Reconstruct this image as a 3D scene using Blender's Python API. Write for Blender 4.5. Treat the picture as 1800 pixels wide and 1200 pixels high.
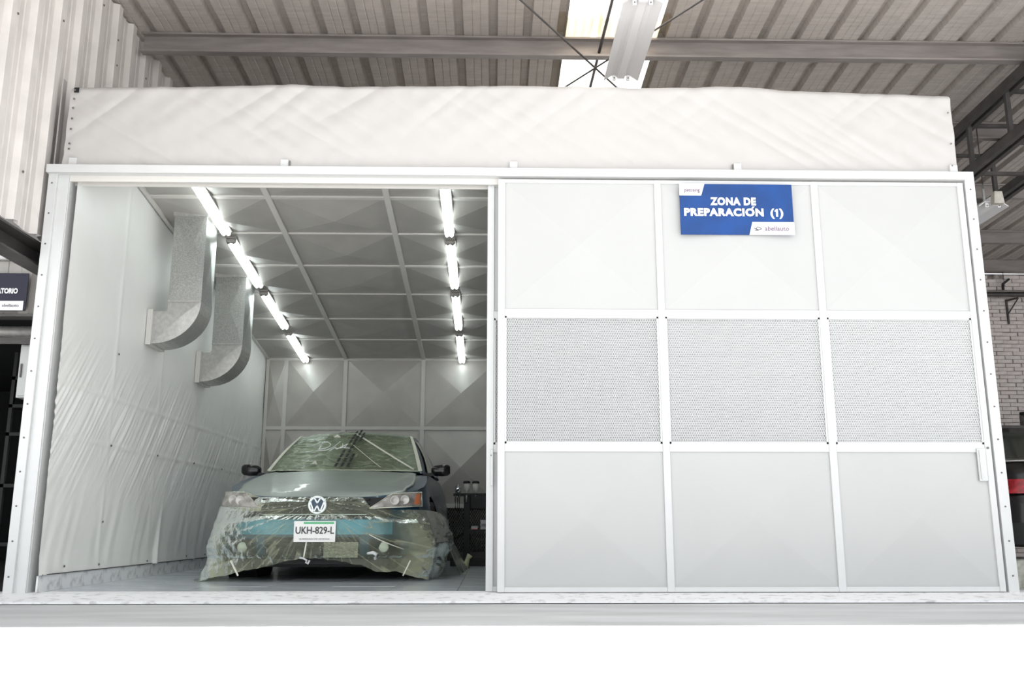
import bpy, bmesh, math, random
from mathutils import Vector, Matrix, noise
random.seed(7)
for o in list(bpy.data.objects):
    bpy.data.objects.remove(o)
SC = bpy.context.scene
COL = SC.collection
PI = math.pi

# ------------------------------------------------------------------ camera, sky, sun, exposure
cam = bpy.data.objects.new('camera', bpy.data.cameras.new('camera'))
COL.objects.link(cam)
SC.camera = cam
cam.data.sensor_width = 36.0
cam.data.lens = 36.0 * 1573.0 / 1800.0
cam.data.clip_start = 0.05
cam.data.clip_end = 300
TH, PSI = 0.2041, 0.0216
cam.location = (0, -6, 0.4126)
cam.rotation_euler = (PI / 2 + TH, 0, -PSI)

world = bpy.data.worlds.new('world')
SC.world = world
world.use_nodes = True
bg = world.node_tree.nodes['Background']
bg.inputs['Color'].default_value = (0.93, 0.97, 1.0, 1)
bg.inputs['Strength'].default_value = 1.25

sun = bpy.data.objects.new('sun', bpy.data.lights.new('sun', 'SUN'))
COL.objects.link(sun)
sun.data.energy = 8.0
sun.data.color = (1.0, 0.97, 0.93)
sun.data.angle = 0.009
sun.rotation_euler = (math.radians(14), math.radians(1.0), 0)

SC.view_settings.view_transform = 'Standard'
SC.view_settings.look = 'None'
SC.view_settings.gamma = 1.0
SC.view_settings.use_curve_mapping = False
SC.view_settings.exposure = 0.55

# ------------------------------------------------------------------ materials
MATS = {}


def mat(name, col, rough=0.6, metal=0.0, var=0.0, vscale=4.0, bump=0.0, bscale=40.0, emit=0.0,
        col2=None, stretch=(1, 1, 1), coat=0.0, spec=None, thresh=(0.35, 0.7)):
    if name in MATS:
        return MATS[name]
    m = bpy.data.materials.new(name)
    m.use_nodes = True
    nt = m.node_tree
    b = nt.nodes['Principled BSDF']
    b.inputs['Base Color'].default_value = (*col, 1)
    b.inputs['Roughness'].default_value = rough
    b.inputs['Metallic'].default_value = metal
    b.inputs['Coat Weight'].default_value = coat
    if spec is not None:
        b.inputs['Specular IOR Level'].default_value = spec
    if emit:
        b.inputs['Emission Color'].default_value = (*col, 1)
        b.inputs['Emission Strength'].default_value = emit
    if var or bump or col2:
        tc = nt.nodes.new('ShaderNodeTexCoord')
        mp = nt.nodes.new('ShaderNodeMapping')
        mp.inputs['Scale'].default_value = stretch
        nt.links.new(tc.outputs['Object'], mp.inputs['Vector'])
    if var or col2:
        n = nt.nodes.new('ShaderNodeTexNoise')
        n.inputs['Scale'].default_value = vscale
        n.inputs['Detail'].default_value = 6
        nt.links.new(mp.outputs[0], n.inputs['Vector'])
        r = nt.nodes.new('ShaderNodeValToRGB')
        c2 = col2 or tuple(max(0, c * (1 - var)) for c in col)
        r.color_ramp.elements[0].position = thresh[0]
        r.color_ramp.elements[1].position = thresh[1]
        r.color_ramp.elements[0].color = (*c2, 1)
        r.color_ramp.elements[1].color = (*col, 1)
        nt.links.new(n.outputs['Fac'], r.inputs['Fac'])
        nt.links.new(r.outputs[0], b.inputs['Base Color'])
    if bump:
        n2 = nt.nodes.new('ShaderNodeTexNoise')
        n2.inputs['Scale'].default_value = bscale
        n2.inputs['Detail'].default_value = 5
        nt.links.new(mp.outputs[0], n2.inputs['Vector'])
        bp = nt.nodes.new('ShaderNodeBump')
        bp.inputs['Strength'].default_value = bump
        bp.inputs['Distance'].default_value = 0.01
        nt.links.new(n2.outputs['Fac'], bp.inputs['Height'])
        nt.links.new(bp.outputs[0], b.inputs['Normal'])
    MATS[name] = m
    return m


def film_mat(name, col, gloss_rough=0.18, bump=0.6):
    """thin plastic film: transparent where the 'haze' attribute is low, milky where layers pile up"""
    m = bpy.data.materials.new(name)
    m.use_nodes = True
    nt = m.node_tree
    nt.nodes.remove(nt.nodes['Principled BSDF'])
    out = nt.nodes['Material Output']
    tr = nt.nodes.new('ShaderNodeBsdfTransparent')
    tr.inputs['Color'].default_value = (0.86, 0.93, 0.86, 1)
    di = nt.nodes.new('ShaderNodeBsdfDiffuse')
    di.inputs['Color'].default_value = (*col, 1)
    tl = nt.nodes.new('ShaderNodeBsdfTranslucent')
    tl.inputs['Color'].default_value = (*col, 1)
    ad = nt.nodes.new('ShaderNodeMixShader')
    ad.inputs[0].default_value = 0.3
    gl = nt.nodes.new('ShaderNodeBsdfGlossy')
    gl.inputs['Roughness'].default_value = gloss_rough
    gl.inputs['Color'].default_value = (0.95, 1.0, 0.98, 1)
    at = nt.nodes.new('ShaderNodeAttribute')
    at.attribute_name = 'haze'
    tc = nt.nodes.new('ShaderNodeTexCoord')
    n = nt.nodes.new('ShaderNodeTexNoise')
    n.inputs['Scale'].default_value = 28
    n.inputs['Detail'].default_value = 6
    n.inputs['Distortion'].default_value = 1.2
    nt.links.new(tc.outputs['Object'], n.inputs['Vector'])
    bp = nt.nodes.new('ShaderNodeBump')
    bp.inputs['Strength'].default_value = bump
    bp.inputs['Distance'].default_value = 0.01
    nt.links.new(n.outputs['Fac'], bp.inputs['Height'])
    for s in (di, gl, tl):
        nt.links.new(bp.outputs[0], s.inputs['Normal'])
    nt.links.new(di.outputs[0], ad.inputs[1])
    nt.links.new(tl.outputs[0], ad.inputs[2])
    m1 = nt.nodes.new('ShaderNodeMixShader')
    nt.links.new(at.outputs['Fac'], m1.inputs[0])
    nt.links.new(tr.outputs[0], m1.inputs[1])
    nt.links.new(ad.outputs[0], m1.inputs[2])
    fr = nt.nodes.new('ShaderNodeFresnel')
    fr.inputs['IOR'].default_value = 1.33
    nt.links.new(bp.outputs[0], fr.inputs['Normal'])
    m2 = nt.nodes.new('ShaderNodeMixShader')
    nt.links.new(fr.outputs[0], m2.inputs[0])
    nt.links.new(m1.outputs[0], m2.inputs[1])
    nt.links.new(gl.outputs[0], m2.inputs[2])
    nt.links.new(m2.outputs[0], out.inputs['Surface'])
    return m


white_paint = mat('white_paint', (0.58, 0.585, 0.58), 0.45, var=0.04, vscale=3, bump=0.03)
white_frame = mat('white_frame', (0.61, 0.615, 0.615), 0.4, var=0.03, vscale=9)
door_sheet = mat('door_sheet', (0.485, 0.487, 0.482), 0.45, var=0.03, vscale=2.0, bump=0.05, bscale=3)
filter_cloth = mat('filter_cloth', (0.38, 0.38, 0.395), 0.9, var=0.12, vscale=2.5, stretch=(1, 1, 7))
tarp_m = mat('tarp_vinyl', (0.50, 0.482, 0.468), 0.42, var=0.03, vscale=1.5, bump=0.04, bscale=12)
liner_m = mat('liner_plastic', (0.84, 0.835, 0.81), 0.42, var=0.06, vscale=2.0, bump=0.05, bscale=30)
booth_sheet = mat('booth_sheet', (0.40, 0.385, 0.36), 0.38, var=0.10, vscale=5, bump=0.08, bscale=60)
booth_joist = mat('booth_joist', (0.60, 0.58, 0.55), 0.5, var=0.06)
back_sheet = mat('back_sheet', (0.50, 0.475, 0.445), 0.28, var=0.14, vscale=3, bump=0.08, bscale=9)
galv = mat('galvanised', (0.52, 0.52, 0.50), 0.38, 0.75, col2=(0.33, 0.33, 0.315), vscale=110, bump=0.1, bscale=25)
galv_plain = mat('galvanised_plain', (0.55, 0.54, 0.52), 0.4, 0.6, var=0.2, vscale=30)
roof_m = mat('roof_sheet_metal', (0.56, 0.51, 0.475), 0.5, 0.1, var=0.18, vscale=6, stretch=(1, 6, 1), bump=0.10, bscale=50)
clad_m = mat('cladding_metal', (0.74, 0.70, 0.67), 0.5, 0.0, var=0.13, vscale=5, bump=0.06, bscale=60)
purlin_m = mat('purlin_steel', (0.37, 0.335, 0.32), 0.45, 0.3, var=0.25, vscale=5, stretch=(0.6, 4, 4))
dark_steel = mat('dark_steel', (0.10, 0.092, 0.09), 0.5, 0.3, var=0.3, vscale=8)
black_m = mat('black_matte', (0.012, 0.012, 0.013), 0.6)
black_gloss = mat('black_gloss', (0.01, 0.008, 0.009), 0.18, spec=0.5)
rubber = mat('rubber', (0.022, 0.021, 0.021), 0.8)
brick_m = mat('white_brick', (0.74, 0.675, 0.65), 0.85, var=0.2, vscale=9, bump=0.5, bscale=40)
mortar_m = mat('mortar', (0.52, 0.47, 0.445), 0.95, var=0.85, vscale=7, bump=0.4)
concrete_m = mat('concrete_ground', (0.68, 0.685, 0.69), 0.85, col2=(0.50, 0.505, 0.51), vscale=1.6, stretch=(0.5, 2.2, 1), bump=0.35, bscale=30)
sill_m = mat('sill_paint', (0.85, 0.85, 0.86), 0.6, col2=(0.58, 0.57, 0.57), vscale=30, stretch=(0.5, 1, 1), thresh=(0.33, 0.46))
tile_m = mat('floor_tile', (0.74, 0.78, 0.82), 0.16, col2=(0.48, 0.52, 0.55), vscale=7, stretch=(0.4, 3, 1))
basetile_m = mat('base_tile', (0.76, 0.77, 0.78), 0.4, col2=(0.50, 0.50, 0.52), vscale=14, thresh=(0.34, 0.52))
grout_m = mat('grout', (0.12, 0.12, 0.12), 0.9)
rivet_m = mat('rivet_metal', (0.16, 0.15, 0.14), 0.4, 0.6)
skylight_m = mat('skylight_sheet', (0.9, 0.88, 0.82), 0.5)
nt = skylight_m.node_tree
_tl = nt.nodes.new('ShaderNodeBsdfTranslucent')
_tl.inputs['Color'].default_value = (0.92, 0.90, 0.86, 1)
_mx = nt.nodes.new('ShaderNodeMixShader')
_mx.inputs[0].default_value = 0.8
nt.links.new(nt.nodes['Principled BSDF'].outputs[0], _mx.inputs[1])
nt.links.new(_tl.outputs[0], _mx.inputs[2])
nt.links.new(_mx.outputs[0], nt.nodes['Material Output'].inputs['Surface'])
tube_on = mat('lit_diffuser', (0.92, 1.0, 0.985), 0.4, emit=5.5)
tube_off = mat('tube_glass', (0.86, 0.86, 0.87), 0.25)
lamp_white = mat('lamp_enamel', (0.86, 0.85, 0.86), 0.3)
lamp_grey = mat('lamp_cap', (0.33, 0.31, 0.29), 0.5)
sign_blue = mat('sign_blue', (0.0, 0.055, 0.25), 0.5, var=0.3, vscale=5)
sign_navy = mat('sign_navy', (0.008, 0.008, 0.028), 0.5)
sign_white = mat('sign_white', (0.88, 0.88, 0.89), 0.6)
sign_pink = mat('sign_mauve', (0.20, 0.13, 0.20), 0.6)
sign_grey = mat('sign_grey', (0.28, 0.27, 0.30), 0.6)
sign_dark = mat('sign_dark', (0.05, 0.04, 0.07), 0.6)
car_paint = mat('car_paint', (0.010, 0.045, 0.085), 0.32, 0.1, coat=0.35)
bumper_paint = mat('bumper_paint', (0.06, 0.30, 0.45), 0.28, 0.15, var=0.5, vscale=3, coat=0.6)
primer = mat('hood_primer', (0.30, 0.34, 0.31), 0.36, 0.05, var=0.12, vscale=4, coat=0.2)
glass_m = mat('dark_glass', (0.02, 0.03, 0.025), 0.05, 0.0, spec=0.8)
chrome = mat('chrome', (0.82, 0.86, 0.87), 0.15, 0.9)
emblem_white = mat('emblem_silver', (0.86, 0.90, 0.90), 0.3, 0.1)
lens_m = mat('lamp_lens', (0.60, 0.58, 0.54), 0.15, 0.1, var=0.35, vscale=9)
reflector_m = mat('lamp_reflector', (0.56, 0.53, 0.49), 0.2, 0.3, var=0.5, vscale=16)
orange_m = mat('orange_lens', (0.65, 0.20, 0.09), 0.25)
red_m = mat('red_lens', (0.55, 0.015, 0.03), 0.15, var=0.6, vscale=26)
plate_white = mat('plate_white', (0.83, 0.82, 0.80), 0.4, var=0.06, vscale=20)
plate_green = mat('plate_green', (0.10, 0.42, 0.20), 0.4)
tape_m = mat('masking_tape', (0.68, 0.68, 0.58), 0.7, var=0.12)
film_m = film_mat('masking_film', (0.56, 0.575, 0.40))
film_ws = film_mat('windshield_film', (0.46, 0.54, 0.36), 0.15, 0.8)
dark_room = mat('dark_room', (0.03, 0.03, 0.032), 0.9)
blue_crate = mat('blue_crate', (0.01, 0.03, 0.11), 0.5)
soffit_m = mat('soffit', (0.24, 0.225, 0.22), 0.7, var=0.1)
beige_m = mat('beige_cladding', (0.50, 0.475, 0.45), 0.55, var=0.14, vscale=6)
glass_clear = mat('cup_plastic', (0.62, 0.60, 0.56), 0.3)
block_m = mat('stained_concrete', (0.48, 0.49, 0.43), 0.9, col2=(0.14, 0.15, 0.12), vscale=9, bump=0.5, thresh=(0.3, 0.55))


# ------------------------------------------------------------------ mesh helpers
class MB:
    def __init__(s):
        s.v = []
        s.f = []

    def box(s, a, b):
        x0, y0, z0 = a
        x1, y1, z1 = b
        n = len(s.v)
        s.v += [(x0, y0, z0), (x1, y0, z0), (x1, y1, z0), (x0, y1, z0), (x0, y0, z1), (x1, y0, z1), (x1, y1, z1), (x0, y1, z1)]
        s.f += [[n + i for i in q] for q in ((3, 2, 1, 0), (4, 5, 6, 7), (0, 1, 5, 4), (1, 2, 6, 5), (2, 3, 7, 6), (3, 0, 4, 7))]
        return s

    def bar(s, p, q, w, h=None, up=(0, 0, 1)):
        """box bar from p to q, width w, height h"""
        h = h or w
        p, q = Vector(p), Vector(q)
        d = (q - p).normalized()
        u = Vector(up)
        r = d.cross(u)
        if r.length < 1e-4:
            r = d.cross(Vector((1, 0, 0)))
        r.normalize()
        u = r.cross(d).normalized()
        n = len(s.v)
        for c in (p, q):
            for a, b in ((-1, -1), (1, -1), (1, 1), (-1, 1)):
                s.v.append(tuple(c + r * a * w / 2 + u * b * h / 2))
        s.f += [[n + i for i in k] for k in ((0, 1, 2, 3), (7, 6, 5, 4), (4, 5, 1, 0), (5, 6, 2, 1), (6, 7, 3, 2), (7, 4, 0, 3))]
        return s

    def tube(s, pts, r, k=8, caps=True):
        pts = [Vector(p) for p in pts]
        n0 = len(s.v)
        for i, p in enumerate(pts):
            d = (pts[min(i + 1, len(pts) - 1)] - pts[max(i - 1, 0)]).normalized()
            a = d.cross(Vector((0, 0, 1)))
            if a.length < 1e-3:
                a = d.cross(Vector((1, 0, 0)))
            a.normalize()
            b = d.cross(a)
            rr = r[i] if isinstance(r, (list, tuple)) else r
            for j in range(k):
                t = 2 * PI * j / k
                s.v.append(tuple(p + a * rr * math.cos(t) + b * rr * math.sin(t)))
        for i in range(len(pts) - 1):
            for j in range(k):
                s.f.append([n0 + i * k + j, n0 + i * k + (j + 1) % k, n0 + (i + 1) * k + (j + 1) % k, n0 + (i + 1) * k + j])
        if caps:
            s.f.append([n0 + j for j in range(k)][::-1])
            s.f.append([n0 + (len(pts) - 1) * k + j for j in range(k)])
        return s

    def lathe(s, c, axis, prof, k=20, caps=True):
        """prof: list of (radius, offset along axis)"""
        ax = Vector(axis).normalized()
        a = ax.orthogonal().normalized()
        b = ax.cross(a)
        c = Vector(c)
        n0 = len(s.v)
        for r, h in prof:
            for j in range(k):
                t = 2 * PI * j / k
                s.v.append(tuple(c + ax * h + a * r * math.cos(t) + b * r * math.sin(t)))
        for i in range(len(prof) - 1):
            for j in range(k):
                s.f.append([n0 + i * k + j, n0 + i * k + (j + 1) % k, n0 + (i + 1) * k + (j + 1) % k, n0 + (i + 1) * k + j])
        if caps:
            s.f.append([n0 + j for j in range(k)][::-1])
            s.f.append([n0 + (len(prof) - 1) * k + j for j in range(k)])
        return s

    def grid(s, fn, nu, nv):
        n0 = len(s.v)
        for j in range(nv + 1):
            for i in range(nu + 1):
                s.v.append(tuple(fn(i / nu, j / nv)))
        for j in range(nv):
            for i in range(nu):
                a = n0 + j * (nu + 1) + i
                s.f.append([a, a + 1, a + nu + 2, a + nu + 1])
        return s

    def prism(s, poly, y0, y1, plane='xz'):
        """extrude a 2D polygon; plane xz -> along y, xy -> along z, yz -> along x"""
        n = len(s.v)
        k = len(poly)
        for d in (y0, y1):
            for a, b in poly:
                s.v.append({'xz': (a, d, b), 'xy': (a, b, d), 'yz': (d, a, b)}[plane])
        s.f.append([n + i for i in range(k)])
        s.f.append([n + k + i for i in range(k)][::-1])
        for i in range(k):
            j = (i + 1) % k
            s.f.append([n + j, n + i, n + k + i, n + k + j])
        return s

    def mesh(s, name, m, smooth=False, bevel=0.0, fix=True):
        me = bpy.data.meshes.new(name)
        me.from_pydata(s.v, [], s.f)
        if fix or bevel:
            bm = bmesh.new()
            bm.from_mesh(me)
            if bevel:
                es = [e for e in bm.edges if len(e.link_faces) == 2 and e.calc_face_angle(0) > 0.6]
                bmesh.ops.bevel(bm, geom=es, offset=bevel, segments=2, affect='EDGES', profile=0.5)
            if fix:
                bmesh.ops.recalc_face_normals(bm, faces=bm.faces)
            bm.to_mesh(me)
            bm.free()
        me.materials.append(m)
        if smooth:
            me.polygons.foreach_set('use_smooth', [True] * len(me.polygons))
        return me

    def build(s, name, m, parent=None, smooth=False, bevel=0.0, fix=True):
        o = bpy.data.objects.new(name, s.mesh(name, m, smooth, bevel, fix))
        COL.objects.link(o)
        if parent:
            o.parent = parent
            o.matrix_parent_inverse = Matrix.Translation(parent_origin(parent)).inverted() if False else Matrix()
        return o


def parent_origin(p):
    return p.location


def empty(name, label, cat, loc=(0, 0, 0), group=None):
    o = bpy.data.objects.new(name, None)
    o.empty_display_size = 0.1
    o.location = loc
    COL.objects.link(o)
    o['label'] = label
    o['category'] = cat
    if group:
        o['group'] = group
    return o


def tag(o, label, cat, group=None):
    o['label'] = label
    o['category'] = cat
    if group:
        o['group'] = group
    return o


def struct(o):
    o['kind'] = 'structure'
    return o


def place(me, name, parent, loc=(0, 0, 0), rot=(0, 0, 0), scale=(1, 1, 1)):
    o = bpy.data.objects.new(name, me)
    o.location = loc
    o.rotation_euler = rot
    o.scale = scale
    COL.objects.link(o)
    o.parent = parent
    return o


def copy_tree(o, parent=None):
    c = o.copy()
    COL.objects.link(c)
    c.parent = parent
    for ch in list(o.children):
        copy_tree(ch, c)
    return c


def text(name, body, size, m, parent, loc, rot=(PI / 2, 0, 0), ext=0.002, off=0.0, sx=1.0, align='CENTER', shear=0.0, fit=None, track=1.0):
    cu = bpy.data.curves.new(name, 'FONT')
    cu.body = body
    cu.size = size
    cu.extrude = ext
    cu.offset = off
    cu.shear = shear
    cu.space_character = track
    cu.align_x = align
    cu.align_y = 'CENTER'
    cu.resolution_u = 3
    t = bpy.data.objects.new(name + '_curve', cu)
    COL.objects.link(t)
    dg = bpy.context.evaluated_depsgraph_get()
    dg.update()
    me = bpy.data.meshes.new_from_object(t.evaluated_get(dg))
    bpy.data.objects.remove(t)
    me.materials.clear()
    me.materials.append(m)
    me.name = name
    if fit:
        xs_ = [v.co.x for v in me.vertices]
        sx = fit / (max(xs_) - min(xs_))
    return place(me, name, parent, loc, rot, (sx, 1, 1))


def lerp(a, b, t):
    return a + (b - a) * t


def interp(x, tab):
    if x <= tab[0][0]:
        return tab[0][1]
    for (x0, y0), (x1, y1) in zip(tab, tab[1:]):
        if x <= x1:
            return lerp(y0, y1, (x - x0) / (x1 - x0))
    return tab[-1][1]


def smooth(t):
    t = max(0, min(1, t))
    return t * t * (3 - 2 * t)


def nz(x, y, z=0):
    return noise.noise(Vector((x, y, z)))


# ================================================================== SETTING: ground, hall roof, walls
# sunlit and shaded concrete yard
g = MB().box((-30, -30, -0.25), (30, 12, -0.055))
ground = struct(g.build('floor', concrete_m))

# hall roof: trapezoidal sheets, z = ZR - SR*y
ZR, SR = 4.80, 0.04
MOD = 0.3045
Y0R, Y1R = -2.75, 7.75
roof = struct(MB().box((-9, Y0R - 0.02, ZR + 0.20), (12.4, Y0R, ZR + 0.24)).build('ceiling', purlin_m))


def roof_sheet_mesh(name, m, ya, yb, w=3, fl=1.0):
    b = MB()
    prof = []
    for k in range(w):
        o = k * MOD
        prof += [(o, 0.0), (o + 0.014, 0.06), (o + 0.072, 0.06), (o + 0.086, 0.0)]
        prof += [(o + 0.155, 0.0), (o + 0.162, 0.006), (o + 0.17, 0.0), (o + 0.225, 0.0), (o + 0.232, 0.006), (o + 0.24, 0.0)]
    prof += [(w * MOD, 0.0), (w * MOD + 0.014, 0.06), (w * MOD + 0.072, 0.06), (w * MOD + 0.085, 0.0)]
    pts = []
    for y in (ya, yb):
        for x, z in prof:
            pts.append((x, y, ZR - SR * y + z * fl))
    k = len(prof)
    b.v = pts
    b.f = [[i, i + 1, k + i + 1, k + i] for i in range(k - 1)]
    return b.mesh(name, m, fix=False)


sheet_back = roof_sheet_mesh('roof_sheet', roof_m, 1.05, Y1R)
sheet_front = roof_sheet_mesh('roof_sheet', roof_m, Y0R, 1.10)
sky_back = roof_sheet_mesh('skylight_sheet', skylight_m, 1.03, Y1R)
sky_front = roof_sheet_mesh('skylight_sheet', skylight_m, Y0R, 1.36)
lap_m = mat('skylight_lap', (0.80, 0.74, 0.64), 0.6, var=0.25, vscale=9)
_t = lap_m.node_tree.nodes.new('ShaderNodeBsdfTranslucent')
_t.inputs['Color'].default_value = (0.80, 0.70, 0.56, 1)
_m = lap_m.node_tree.nodes.new('ShaderNodeMixShader')
_m.inputs[0].default_value = 0.6
lap_m.node_tree.links.new(lap_m.node_tree.nodes['Principled BSDF'].outputs[0], _m.inputs[1])
lap_m.node_tree.links.new(_t.outputs[0], _m.inputs[2])
lap_m.node_tree.links.new(_m.outputs[0], lap_m.node_tree.nodes['Material Output'].inputs['Surface'])
sky_lap = roof_sheet_mesh('skylight_lap', lap_m, 1.05, 1.36)
place(sky_lap, 'skylight_lap', roof, (0.555, 0, -0.006))
nx0, nx1 = -10, 12
for k in range(nx0, nx1):
    x = 0.555 + k * 3 * MOD
    if k == 0:
        place(sky_back, 'skylight_sheet', roof, (x, 0, 0))
        place(sky_front, 'skylight_sheet', roof, (x, 0, 0.003))
    else:
        place(sheet_back, 'roof_sheet', roof, (x, 0, 0.002 * (k % 2)))
        place(sheet_front, 'roof_sheet', roof, (x, 0, -0.006 + 0.002 * (k % 2)))

# purlins (C sections), each a thing of its own
PY = [-1.66, -0.12, 1.41, 2.92, 4.51, 6.10]
PL = ['cold-formed steel purlin under the roof over the forecourt', 'steel purlin above the front edge of the booth, out of view overhead',
      'long steel purlin crossing the top of the picture above the white tarpaulin',
      'steel purlin seen through the roof truss at the right edge', 'steel purlin behind the hooded strip light on the right',
      'lowest free steel purlin on the right, just before the brick wall beam']
for y, lb in zip(PY, PL):
    zt = ZR - SR * y - 0.004
    zb = zt - 0.185
    x0 = -3.15
    c = [(y - 0.0, zt), (y - 0.0, zb), (y + 0.075, zb), (y + 0.075, zb + 0.018), (y + 0.073, zb + 0.018), (y + 0.073, zb + 0.004), (y + 0.004, zb + 0.004),
         (y + 0.004, zt - 0.004), (y + 0.073, zt - 0.004), (y + 0.073, zt - 0.018), (y + 0.075, zt - 0.018), (y + 0.075, zt)]
    # flanges towards the camera as in the photo: mirror the C
    c = [(2 * y - a, b) for a, b in c]
    p = MB().prism(c, x0, 11.9, 'yz').build('purlin', purlin_m)
    tag(p, lb, 'purlin', 'roof purlins')
eave = MB().prism([(7.28, 4.50), (7.28, 4.32), (7.38, 4.32), (7.38, 4.50)], 3.6, 11.9, 'yz')
eave.box((3.6, 7.22, 4.305), (11.9, 7.38, 4.32))
tag(eave.build('eave_beam', purlin_m), 'steel eave beam lying along the top of the brick wall', 'beam')

# cladding wall beside the booth (vertical trapezoidal sheets facing +x), bottom edge z 2.40
XC = -3.215
wl = struct(MB().box((XC - 0.06, -2.7, 2.46), (XC - 0.03, 7.6, 4.75)).build('wall_left', soffit_m))
# seams between sheets every three ribs
def clad_mesh(n):
    b = MB()
    prof = []
    for k in range(n):
        o = k * MOD
        prof += [(o, 0.0), (o + 0.018, 0.045), (o + 0.085, 0.045), (o + 0.103, 0.0)]
        prof += [(o + 0.165, 0.0), (o + 0.172, 0.006), (o + 0.18, 0.0), (o + 0.23, 0.0), (o + 0.237, 0.006), (o + 0.245, 0.0)]
    prof += [(n * MOD, 0.0), (n * MOD + 0.018, 0.048), (n * MOD + 0.085, 0.048), (n * MOD + 0.098, 0.003)]
    k = len(prof)
    for zi in range(9):
        for y, x in prof:
            z = lerp(2.40, 4.74, zi / 8)
            if zi == 0:
                z += 0.010 * nz(y * 9, 3.3) + 0.008 * math.sin(y * 20)
                x += 0.006 * nz(y * 7, 1.3)
            b.v.append((x, y, z))
    for zi in range(8):
        for i in range(k - 1):
            a = zi * k + i
            b.f.append([a, a + k, a + k + 1, a + 1])
    return b.mesh('cladding_sheet', clad_m, fix=False)


cm = clad_mesh(3)
for k in range(-4, 9):
    y = -0.02 + k * 3 * MOD
    place(cm, 'cladding_sheet', wl, (XC, y, 0.003 * (k % 2)), scale=(1, 1, 1))
# small screw heads on the cladding
b = MB()
for yy, zz in ((0.03, 4.05), (0.62, 4.55), (0.93, 4.42), (-0.55, 3.75), (0.31, 3.65), (0.33, 3.62), (-0.27, 2.75), (0.95, 4.2), (1.55, 4.4)):
    b.lathe((XC + 0.05, yy, zz), (1, 0, 0), [(0.009, 0), (0.009, 0.004), (0.004, 0.007)], 8)
b.build('screw_heads', rivet_m, wl)['kind'] = 'stuff'

# steel beam under the cladding edge (depth direction)
bb = MB().prism([(XC - 0.10, 2.37), (XC - 0.10, 2.20), (XC + 0.03, 2.20), (XC + 0.03, 2.215), (XC - 0.08, 2.215), (XC - 0.08, 2.355), (XC + 0.03, 2.355), (XC + 0.03, 2.37)], -2.6, 7.5, 'xz')
tag(bb.build('edge_beam', dark_steel), 'dark steel channel under the bottom edge of the corrugated cladding on the left', 'beam')

# left bay: facade of the laboratory room
fy = 0.62
fac = struct(MB().box((-8.5, fy + 0.05, 1.96), (-3.30, fy + 0.09, 2.43)).build('wall_front_left', soffit_m))
struct(MB().box((-8.5, fy - 0.01, 2.425), (-3.30, fy + 0.09, 2.80)).build('trim_1', soffit_m))
struct(MB().box((-8.5, fy - 0.045, 2.395), (-3.28, fy, 2.425)).build('trim_2', white_frame))
b = MB()
prof = []
for k in range(-17, 0):
    o = -3.32 + k * MOD + 0.02
    prof += [(o, 0), (o + 0.03, -0.03), (o + 0.10, -0.03), (o + 0.13, 0), (o + 0.2, 0), (o + 0.207, -0.006), (o + 0.214, 0)]
prof += [(-3.29, 0)]
for z in (1.97, 2.40):
    for x, y in prof:
        b.v.append((x, fy + 0.04 + y, z))
kk = len(prof)
b.f = [[i, i + 1, kk + i + 1, kk + i] for i in range(kk - 1)]
b.build('facade_sheet', beige_m, fac, fix=False)
struct(MB().box((-8.5, fy - 0.02, 1.955), (-3.28, fy + 0.1, 1.975)).build('trim_3', dark_steel))
# room behind (dark)
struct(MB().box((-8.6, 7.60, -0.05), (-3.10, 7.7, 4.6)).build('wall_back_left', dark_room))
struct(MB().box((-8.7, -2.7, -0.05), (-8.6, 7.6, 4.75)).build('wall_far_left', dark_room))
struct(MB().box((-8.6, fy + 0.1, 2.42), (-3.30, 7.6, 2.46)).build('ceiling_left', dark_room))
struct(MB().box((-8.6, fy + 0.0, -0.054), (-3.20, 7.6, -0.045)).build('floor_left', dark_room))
# roller shutter housing in the opening
rs = empty('roller_shutter', 'rolled-up metal shutter tube at the top of the dark laboratory opening', 'shutter', (-5.9, 0.9, 1.9))
MB().tube([(-2.6, 0, 0), (2.55, 0, 0)], 0.045, 14).build('roll', galv_plain, rs, True)
MB().box((-2.6, -0.03, -0.1), (2.55, -0.01, -0.05)).build('bottom_bar', dark_steel, rs)
MB().box((2.5, -0.06, -0.07), (2.56, 0.06, 0.08)).build('bracket', dark_steel, rs)
MB().box((-2.6, -0.06, -0.07), (-2.55, 0.06, 0.08)).build('bracket', dark_steel, rs)

# sign over the laboratory
sg = empty('laboratory_sign', 'dark navy sign reading laboratorio above the black opening on the far left', 'sign', (-3.965, fy - 0.05, 2.135))
MB().box((-0.47, 0, -0.145), (0.47, 0.008, 0.145)).build('board', sign_navy, sg)
text('lettering', 'LABORATORIO', 0.053, sign_white, sg, (0.405, -0.004, 0.005), align='RIGHT', off=0.0022, sx=0.76)
MB().prism([(0.17, -0.142), (0.455, -0.142), (0.455, -0.07), (0.20, -0.07)], -0.004, -0.001).build('logo_panel', sign_white, sg)
text('logo_lettering', 'abellauto', 0.034, sign_grey, sg, (0.362, -0.006, -0.106))
lb = MB().tube([(0.225, -0.007, -0.10), (0.235, -0.007, -0.09), (0.255, -0.007, -0.092), (0.27, -0.007, -0.103), (0.275, -0.007, -0.112)], 0.003, 5)
lb.tube([(0.225, -0.007, -0.10), (0.24, -0.007, -0.106), (0.262, -0.007, -0.112)], 0.003, 5)
lb.build('logo_mark', sign_dark, sg)

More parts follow.
